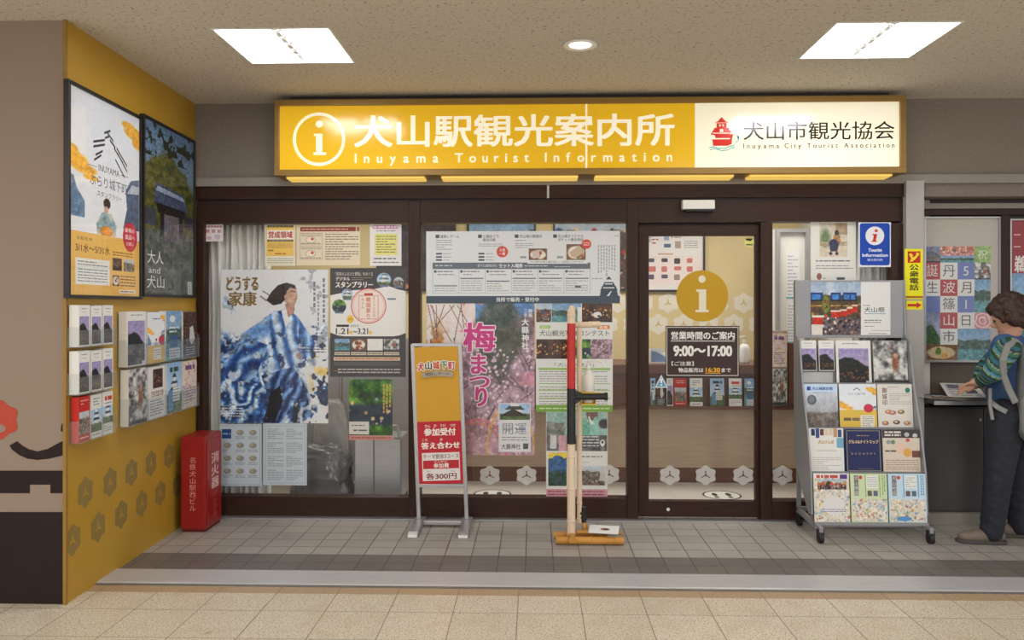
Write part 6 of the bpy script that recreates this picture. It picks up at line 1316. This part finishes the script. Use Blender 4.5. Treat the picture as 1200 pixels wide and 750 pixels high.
MB().box(a, b, Y + .05, Y + .055, zb_ + .001, P(1000, 436, Y).z).build('back_plate', M['white'], r2)
brochure(939.5, 399, 957.5, 434.8, Y, art('hill', 1, 939.5, 399, 957.5, 434.8), 'narrow hill leaflet at the outer end of the rack top row')
brochure(960.5, 399, 978.5, 434.8, Y, art('hill', 1, 960.5, 399, 978.5, 434.8), 'narrow hill leaflet beside the large purple sky brochure')
brochure(981, 399, 1022, 449, Y, art('hillbig', 2, 981, 399, 1022, 449), 'large brochure with purple sky over a dark hill, rack top row')
brochure(1025, 399, 1065, 449, Y, art('mono', 3, 1025, 399, 1065, 449), 'black and white photo brochure in the rack top row')
Y = ROWS[1][0]
brochure(942, 450, 983, 501, Y, art('bluehead', 4, 942, 450, 983, 501), 'grey brochure with blue heading and dark disc, rack second row')
brochure(985, 450, 1028.5, 501, Y, art('cloud', 5, 985, 450, 1028.5, 501), 'yellow cloud brochure with a red disc in the rack second row')
brochure(1030, 450, 1073, 501, Y, art('maps', 6, 1030, 450, 1073, 501), 'cream brochure with small food pictures and green stamp on the rack')
Y = ROWS[2][0]
brochure(946, 502, 990, 553, Y, art('photos', 7, 946, 502, 990, 553), 'white brochure with a strip of small photos, rack third row')
brochure(992, 503, 1034.5, 553, Y, art('navy', 8, 992, 503, 1034.5, 553), 'navy blue gourmet map brochure with gold lettering on the rack')
brochure(1036, 503, 1081, 553, Y, art('rally', 9, 1036, 503, 1081, 553), 'beige brochure with dark heading and round pictures on the rack')
Y = ROWS[3][0]
brochure(952, 555, 997, 612.5, Y, art('pinkmap', 10, 952, 555, 997, 612.5), 'pinkish illustrated map in the lowest rack row beside the caster')
brochure(998.5, 555, 1041.5, 612.5, Y, art('green', 11, 998.5, 555, 1041.5, 612.5), 'pale green folded map in the middle of the lowest rack row')
brochure(1043, 555, 1088, 612.5, Y, art('azure', 12, 1043, 555, 1088, 612.5), 'pale blue folded map at the end of the lowest rack row')

# ================================================================== CABINET, SHELF AND PAPERS UNDER THE POSTER CASES
M['darkgrey'] = pm('dark_grey_cabinet', (70, 68, 68), .4, var=.05, scale=4)
zs = lambda v, Y=5.6: P(1120, v, Y).z
X2 = 4.6
r = empty('base_cabinet', ((XP + X2) / 2, 5.7, .075), 'dark grey low cabinet under the shelf by the glazed poster cases', 'cabinet')
MB().box(XP + .002, X2, 5.605, 5.815, .075, zs(477, 5.6)).build('body', M['darkgrey'], r)
e = [XP + .004, P(1152, 500, 5.6).x, P(1240, 500, 5.6).x, X2]
for k in range(3):
    d = MB().box(e[k] + .003, e[k + 1] - .003, 5.592, 5.605, .085, zs(478, 5.6)).build('door', M['darkgrey'], r, bevel=.002)
    kx = e[k + 1] - .035 if k == 0 else e[k] + .035
    MB().tube((kx, 5.57, zs(491)), (kx, 5.592, zs(491)), .011, n=14).build('knob', M['alu'], d)
Yf = 5.42; zsh = P(1120, 469, Yf).z
r = empty('writing_shelf', ((XP + X2) / 2, 5.6, zsh - .03), 'dark wall shelf with scattered papers below the poster cases', 'shelf')
MB().box(XP + .003, X2, Yf, 5.818, zsh - .028, zsh).build('board', M['darkgrey'], r, bevel=.003)
MB().box(XP + .003, X2, Yf - .005, Yf + .004, zsh - .032, zsh - .006).build('edge_strip', M['alu'], r)
def shelf_paper(u, v, w, h, rot, base, kind, label, lift, tilt=0.0):
    t = (zsh + lift - H) / ray(u, v).z; c = ray(u, v) * t; s = Sheet((0, 0, 20, 30), base)
    if kind == 0: s.greek(2, 2, 18, 28, 9, (120, 120, 124), int(u)); s.rect(3, 4, 9, 12, (110, 120, 130)); s.rect(11, 14, 17, 22, (90, 90, 96))
    elif kind == 1: s.pic(0, 0, 20, 30, p_mono, int(u), 1.5)
    else: s.pic(0, 0, 20, 30, p_town, int(u), 1.5)
    o = s.build('paper_sheet', (w, h), thick=.002); R = Matrix.Rotation(rot, 4, 'Z') @ Matrix.Rotation(-math.pi / 2 + tilt, 4, 'X')
    o.matrix_world = Matrix.Translation((c.x, c.y, zsh + lift + math.sin(tilt) * h / 2)) @ R @ Matrix.Translation((0, 0, -h / 2)); return tag(o, label, 'paper')
shelf_paper(1092, 465, .21, .28, .9, (96, 98, 104), 1, 'dark glossy leaflet lying at the pillar end of the shelf', .003)
shelf_paper(1112, 466, .21, .26, -.5, (110, 110, 112), 2, 'grey photo leaflet lying in the middle of the shelf', .006)
shelf_paper(1128, 463, .24, .26, -.25, (224, 222, 216), 0, 'open white printed paper the person is reading on the shelf', .010, .28)

# ================================================================== THE PERSON READING AT THE SHELF
def blob(name, tubes, ells, mat, parent, vox=.011, it=6, colorfn=None, noise=0, seed=0, carve=()):
    bm = bmesh.new()
    def sph(c, rx, ry, rz, rot=None):
        mt = Matrix.Translation(c) @ (rot.to_4x4() if rot else Matrix()) @ Matrix.Diagonal((rx, ry, rz, 1)); bmesh.ops.create_icosphere(bm, subdivisions=3, radius=1, matrix=mt)
    for t in tubes:
        for (p, r0), (q, r1) in zip(t, t[1:]):
            p, q = Vector(p), Vector(q); n = max(2, int((q - p).length / .02))
            for k in range(n + 1): f = k / n; rr = r0 + (r1 - r0) * f; sph(p.lerp(q, f), rr, rr, rr)
    for e in ells: sph(Vector(e[0]), *e[1], e[2] if len(e) > 2 else None)
    me = bpy.data.meshes.new(name); bm.to_mesh(me); bm.free()
    o = bpy.data.objects.new(name, me); COL.objects.link(o)
    m = o.modifiers.new('r', 'REMESH'); m.mode = 'VOXEL'; m.voxel_size = vox
    if it: m = o.modifiers.new('s', 'SMOOTH'); m.iterations = it; m.factor = .5
    res = bpy.data.meshes.new_from_object(o.evaluated_get(bpy.context.evaluated_depsgraph_get())); bpy.data.objects.remove(o)
    V = np.array([v.co for v in res.vertices]); Nn = np.array([v.normal for v in res.vertices])
    if noise:
        rg = np.random.default_rng(seed); d = np.zeros(len(V))
        for k in range(7): w = rg.normal(size=3) * noise[1] * (1 + .25 * k); d += np.sin(V @ w + rg.random() * 6.28)
        V = V + Nn * (d / 7 * noise[0])[:, None]
    L = parent.matrix_basis.translation if parent is not None else Vector((0, 0, 0))
    fs = [tuple(p.vertices) for p in res.polygons]; bpy.data.meshes.remove(res)
    me = rawmesh(name, V - np.array(L), fs, mat, np.array([colorfn(v) for v in V]) if colorfn else None, smooth=True)
    return link(bpy.data.objects.new(name, me), parent)
BY_ = 5.20
foot1 = PF(1158, 627); hx = P(1184, 480, BY_).x
pr = empty('person', (P(1178, 600, BY_).x, BY_, 0), 'person in striped sweater and blue vest reading at the wall shelf', 'person')
def Q(u, v, Y): return P(u, v, Y)
hipL, hipR = Q(1179, 487, 5.12), Q(1196, 487, 5.27)
kneeL, kneeR = Q(1171, 548, 5.10), Q(1195, 548, 5.30)
ankL, ankR = Q(1162, 611, 5.12), Q(1194, 612, 5.27); ankL.z = ankR.z = .10
shL, shR = Q(1181, 409, 5.06), Q(1178, 411, 5.38)
elL, wrL = Q(1163, 437, 5.03), Q(1149, 447, 5.22)
elR, wrR = Q(1155, 432, 5.40), Q(1146, 450, 5.40)
neck, chest, waist, pelvis = Q(1181, 399, 5.21), Q(1187, 425, 5.21), Q(1187, 462, 5.21), Q(1188, 484, 5.21)
head = Q(1182, 371, 5.20)
fw_ = Vector((-.70, .56, -.44)).normalized()           # where the face looks: down at the paper
up_ = Vector((-.36, .19, .90)); up_ = (up_ - fw_ * up_.dot(fw_)).normalized(); sd_ = fw_.cross(up_)
hr = Matrix((sd_, fw_, up_)).transposed()
hp = lambda a, b, c: head + sd_ * a + fw_ * b + up_ * c
SK = (196, 150, 124)
def hand(wr, d, side):
    d = Vector(d).normalized(); n = Vector((0, 0, -1)); s_ = d.cross(n).normalized(); pc = wr + d * .045; T = [[(wr, .026), (wr + d * .03, .03)]]; E_ = [(pc, (.036, .036, .018))]
    for k, l in enumerate((.062, .072, .068, .052)):
        b = wr + d * .075 + s_ * (-.027 + .018 * k); m1 = b + d * l * .5 + n * .008; T.append([(wr + d * .04 + s_ * (-.02 + .013 * k), .012), (b, .0095), (m1, .0085), (m1 + d * l * .35 + n * .022, .0075)])
    t0_ = wr + d * .025 - s_ * .03 * side; T.append([(t0_, .012), (t0_ + d * .03 - s_ * .02 * side + n * .01, .010), (t0_ + d * .06 - s_ * .018 * side + n * .02, .0085)]); return T, E_
hT1, hE1 = hand(wrL, (-.8, .5, -.22), 1); hT2, hE2 = hand(wrR, (-.85, .1, -.30), -1)
body_t = [[(shL, .05), (elL, .042), (wrL, .026)], [(shR, .05), (elR, .042), (wrR, .026)], [(hipL, .085), (kneeL, .06), (ankL, .042)], [(hipR, .085), (kneeR, .06), (ankR, .042)],
          [(pelvis, .13), (waist, .12), (chest, .12)], [(chest + Vector((0, 0, .05)), .09), (neck, .056), (hp(0, -.01, -.06), .054)]] + hT1 + hT2
body_e = [(head, (.074, .094, .11), hr), (hp(0, .035, -.06), (.056, .06, .06), hr), (hp(0, .10, -.015), (.013, .022, .022), hr), (hp(.076, -.005, -.01), (.012, .024, .034), hr), (hp(-.076, -.005, -.01), (.012, .024, .034), hr), (hp(0, .088, -.062), (.024, .012, .010), hr), (hp(.03, .08, .02), (.016, .012, .008), hr), (hp(-.03, .08, .02), (.016, .012, .008), hr)]
def skincol(v):
    q = Vector(v) - head; a, b, c = q.dot(sd_), q.dot(fw_), q.dot(up_)
    if b > .05 and abs(c + .062) < .008 and abs(a) < .026: return lin((160, 96, 88))
    if b > .06 and abs(c - .008) < .008 and .016 < abs(a) < .046: return lin((60, 44, 40))
    return lin(SK)
blob('body', body_t, body_e, M['paint'], pr, .0085, 3, skincol)
# hair: short, curly, reddish brown
hairs = [(hp(0, -.03, .03), (.094, .105, .105), hr), (hp(0, .03, .085), (.082, .07, .045), hr), (hp(0, -.06, -.04), (.08, .062, .07), hr), (hp(.06, -.03, -.02), (.04, .05, .06), hr), (hp(-.06, -.03, -.02), (.04, .05, .06), hr)]
rg = random.Random(6)
for k in range(70):
    a, b = rg.uniform(0, 6.28), rg.uniform(-.5, 1.4); d = Vector((math.cos(a) * math.cos(b) * .098, math.sin(a) * math.cos(b) * .11 - .03, math.sin(b) * .11 + .03))
    if d.y > .05 and d.z < .05: continue
    hairs.append((hp(*d), (.02, .02, .02)))
M['hair'] = pm('dark_brown_hair', (58, 38, 29), .6, var=.35, scale=60, bump=.6, bscale=160)
blob('hair', [], hairs, M['hair'], pr, .009, 1, None, (.006, 70), 3)
# striped sweater
STR = [((62, 108, 120), 1.0), ((40, 50, 60), .5), ((150, 156, 130), .35), ((70, 118, 100), .9), ((40, 50, 60), .4), ((84, 140, 156), .8), ((160, 160, 120), .3), ((46, 76, 56), .9)]
tot = sum(w for _, w in STR)
def stripe(t):
    x = (t % .105) / .105 * tot
    for c, w in STR:
        if x < w: return lin(c)
        x -= w
    return lin(STR[-1][0])
def knit(v):
    v = Vector(v); best = None
    for sh_, el_, wr_ in ((shL, elL, wrL), (shR, elR, wrR)):
        for p, q, off in ((sh_, el_, 0), (el_, wr_, (el_ - sh_).length)):
            d = q - p; t = max(0, min(1, (v - p).dot(d) / d.length_squared)); dd = (v - p - d * t).length; ax = ((el_ - sh_).normalized() + (wr_ - el_).normalized()).normalized()
            if best is None or dd < best[0]: best = (dd, 1 + (v - sh_).dot(ax))
    if best[0] < .105 and (v - chest).length > .12: return stripe(best[1])
    if v.z < waist.z - .03: return lin((64, 112, 78))
    return stripe(v.z)
lowL = wrL + (elL - wrL) * .12; lowR = wrR + (elR - wrR) * .12
blob('sweater', [[(shL, .078), (elL, .062), (lowL, .043)], [(shR, .078), (elR, .062), (lowR, .043)], [(shL, .07), (shR, .07)], [(pelvis + Vector((0, 0, .03)), .146), (waist, .14), (chest, .142)]], [], M['cloth'], pr, .010, 5, knit, (.004, 45), 2)
# blue vest with a collar
VB_ = pm('blue_quilted_vest', (52, 82, 128), .7, var=.12, scale=24, bump=.5, bscale=40)
vest_t = [[(waist + Vector((0, 0, -.01)), .155), (chest, .162), (chest + Vector((0, 0, .06)), .13)], [(shL + Vector((.01, .05, .02)), .078), (shR + Vector((.01, -.05, .02)), .078)], [(neck + Vector((.02, -.06, -.015)), .045), (neck + Vector((.05, 0, .01)), .04), (neck + Vector((.02, .06, -.015)), .045)]]
blob('vest', vest_t, [], VB_, pr, .011, 6, None, (.005, 30), 5)
# trousers
TR_ = pm('dark_navy_trousers', (34, 36, 46), .85, var=.2, scale=18, bump=.5, bscale=26)
cufL, cufR = ankL.copy(), ankR.copy(); cufL.z = cufR.z = .075
blob('trousers', [[(hipL, .112), (kneeL, .088), (cufL, .068)], [(hipR, .112), (kneeR, .088), (cufR, .068)], [(hipL, .11), (hipR, .11)], [(pelvis + Vector((0, 0, .02)), .138), (pelvis, .138)]], [], TR_, pr, .011, 5, None, (.006, 24), 7)
# trekking shoes
SHM = pm('brown_grey_shoe', (112, 98, 88), .7, var=.14, scale=40, bump=.3, bscale=90); SOL = pm('grey_shoe_sole', (70, 66, 62), .8)
for an, d in ((ankL, Vector((-1, .12, 0)).normalized()), (ankR, Vector((-1, .2, 0)).normalized())):
    hl = Vector((an.x, an.y, 0)) - d * .075; s_ = Vector((-d.y, d.x, 0)); P3 = lambda f, h, o=0: hl + d * f + s_ * o + Vector((0, 0, h))
    sh_o = blob('shoe', [[(P3(.04, .055), .045), (P3(.10, .05), .045), (P3(.17, .043), .043), (P3(.245, .036), .034)], [(P3(.055, .06), .045), (P3(.06, .10), .046)]], [], SHM, pr, .009, 5)
    pts = []
    for f, w in ((-.012, .022), (0.0, .034), (.05, .042), (.12, .042), (.2, .05), (.26, .04), (.288, .018)): pts.append((f, w))
    out = [P3(f, 0, w) for f, w in pts] + [P3(f, 0, -w) for f, w in pts[::-1]]
    mb = MB(); mb.prism([(q.x, q.y) for q in out], 'z', 0.0, .024); mb.build('shoe_sole', SOL, pr, bevel=.005)
# grey backpack worn by the person
bp = empty('backpack', Q(1208, 520, 5.20), 'grey hiking backpack worn by the person at the shelf', 'backpack')
GB = pm('grey_pack_fabric', (112, 114, 114), .7, var=.1, scale=30, bump=.5, bscale=50); GD = pm('dark_grey_strap', (134, 134, 132), .65, var=.08, scale=40)
bc = Q(1211, 455, 5.08)
blob('main_bag', [[(bc + Vector((-.045, -.07, -.26)), .085), (bc + Vector((-.035, -.06, 0)), .095), (bc + Vector((-.045, -.055, .22)), .075)], [(bc + Vector((.05, .07, -.26)), .085), (bc + Vector((.045, .06, 0)), .095), (bc + Vector((.035, .055, .22)), .075)]], [(bc, (.11, .12, .29))], GB, bp, .013, 5, None, (.006, 22), 4)
blob('side_pocket', [[(bc + Vector((-.095, -.11, -.24)), .05), (bc + Vector((-.095, -.105, -.08)), .048)]], [], GD, bp, .01, 4, None, (.004, 30), 2)
def strap(pts, w, name):
    mb = MB(); V = []; pts = [Vector(p) for p in pts]
    for i, p in enumerate(pts):
        d = (pts[min(i + 1, len(pts) - 1)] - pts[max(i - 1, 0)]).normalized(); s_ = d.cross(Vector((0, -1, 0))).normalized(); nn = s_.cross(d)
        V += [p + s_ * w + nn * .006, p - s_ * w + nn * .006, p - s_ * w - nn * .006, p + s_ * w - nn * .006]
    Fc = []
    for i in range(len(pts) - 1):
        for k in range(4): Fc.append((4 * i + k, 4 * i + (k + 1) % 4, 4 * i + 4 + (k + 1) % 4, 4 * i + 4 + k))
    Fc += [(0, 1, 2, 3), tuple(4 * len(pts) - 4 + k for k in (3, 2, 1, 0))]
    mb.add(V, Fc); return mb.build(name, GD, bp, smooth=False)
strap([Q(1198, 408, 5.05), Q(1190, 400, 5.01), Q(1181, 405, 4.96), Q(1175, 422, 4.955), Q(1176, 440, 4.985), Q(1182, 456, 5.0), Q(1190, 472, 5.0)], .019, 'shoulder_strap')
strap([Q(1204, 490, 5.05), Q(1186, 486, 5.03), Q(1170, 478, 5.04), Q(1160, 470, 5.10)], .015, 'hip_strap')
strap([Q(1160, 455, 5.08), Q(1160, 475, 5.07), Q(1163, 492, 5.05)], .009, 'loose_strap')
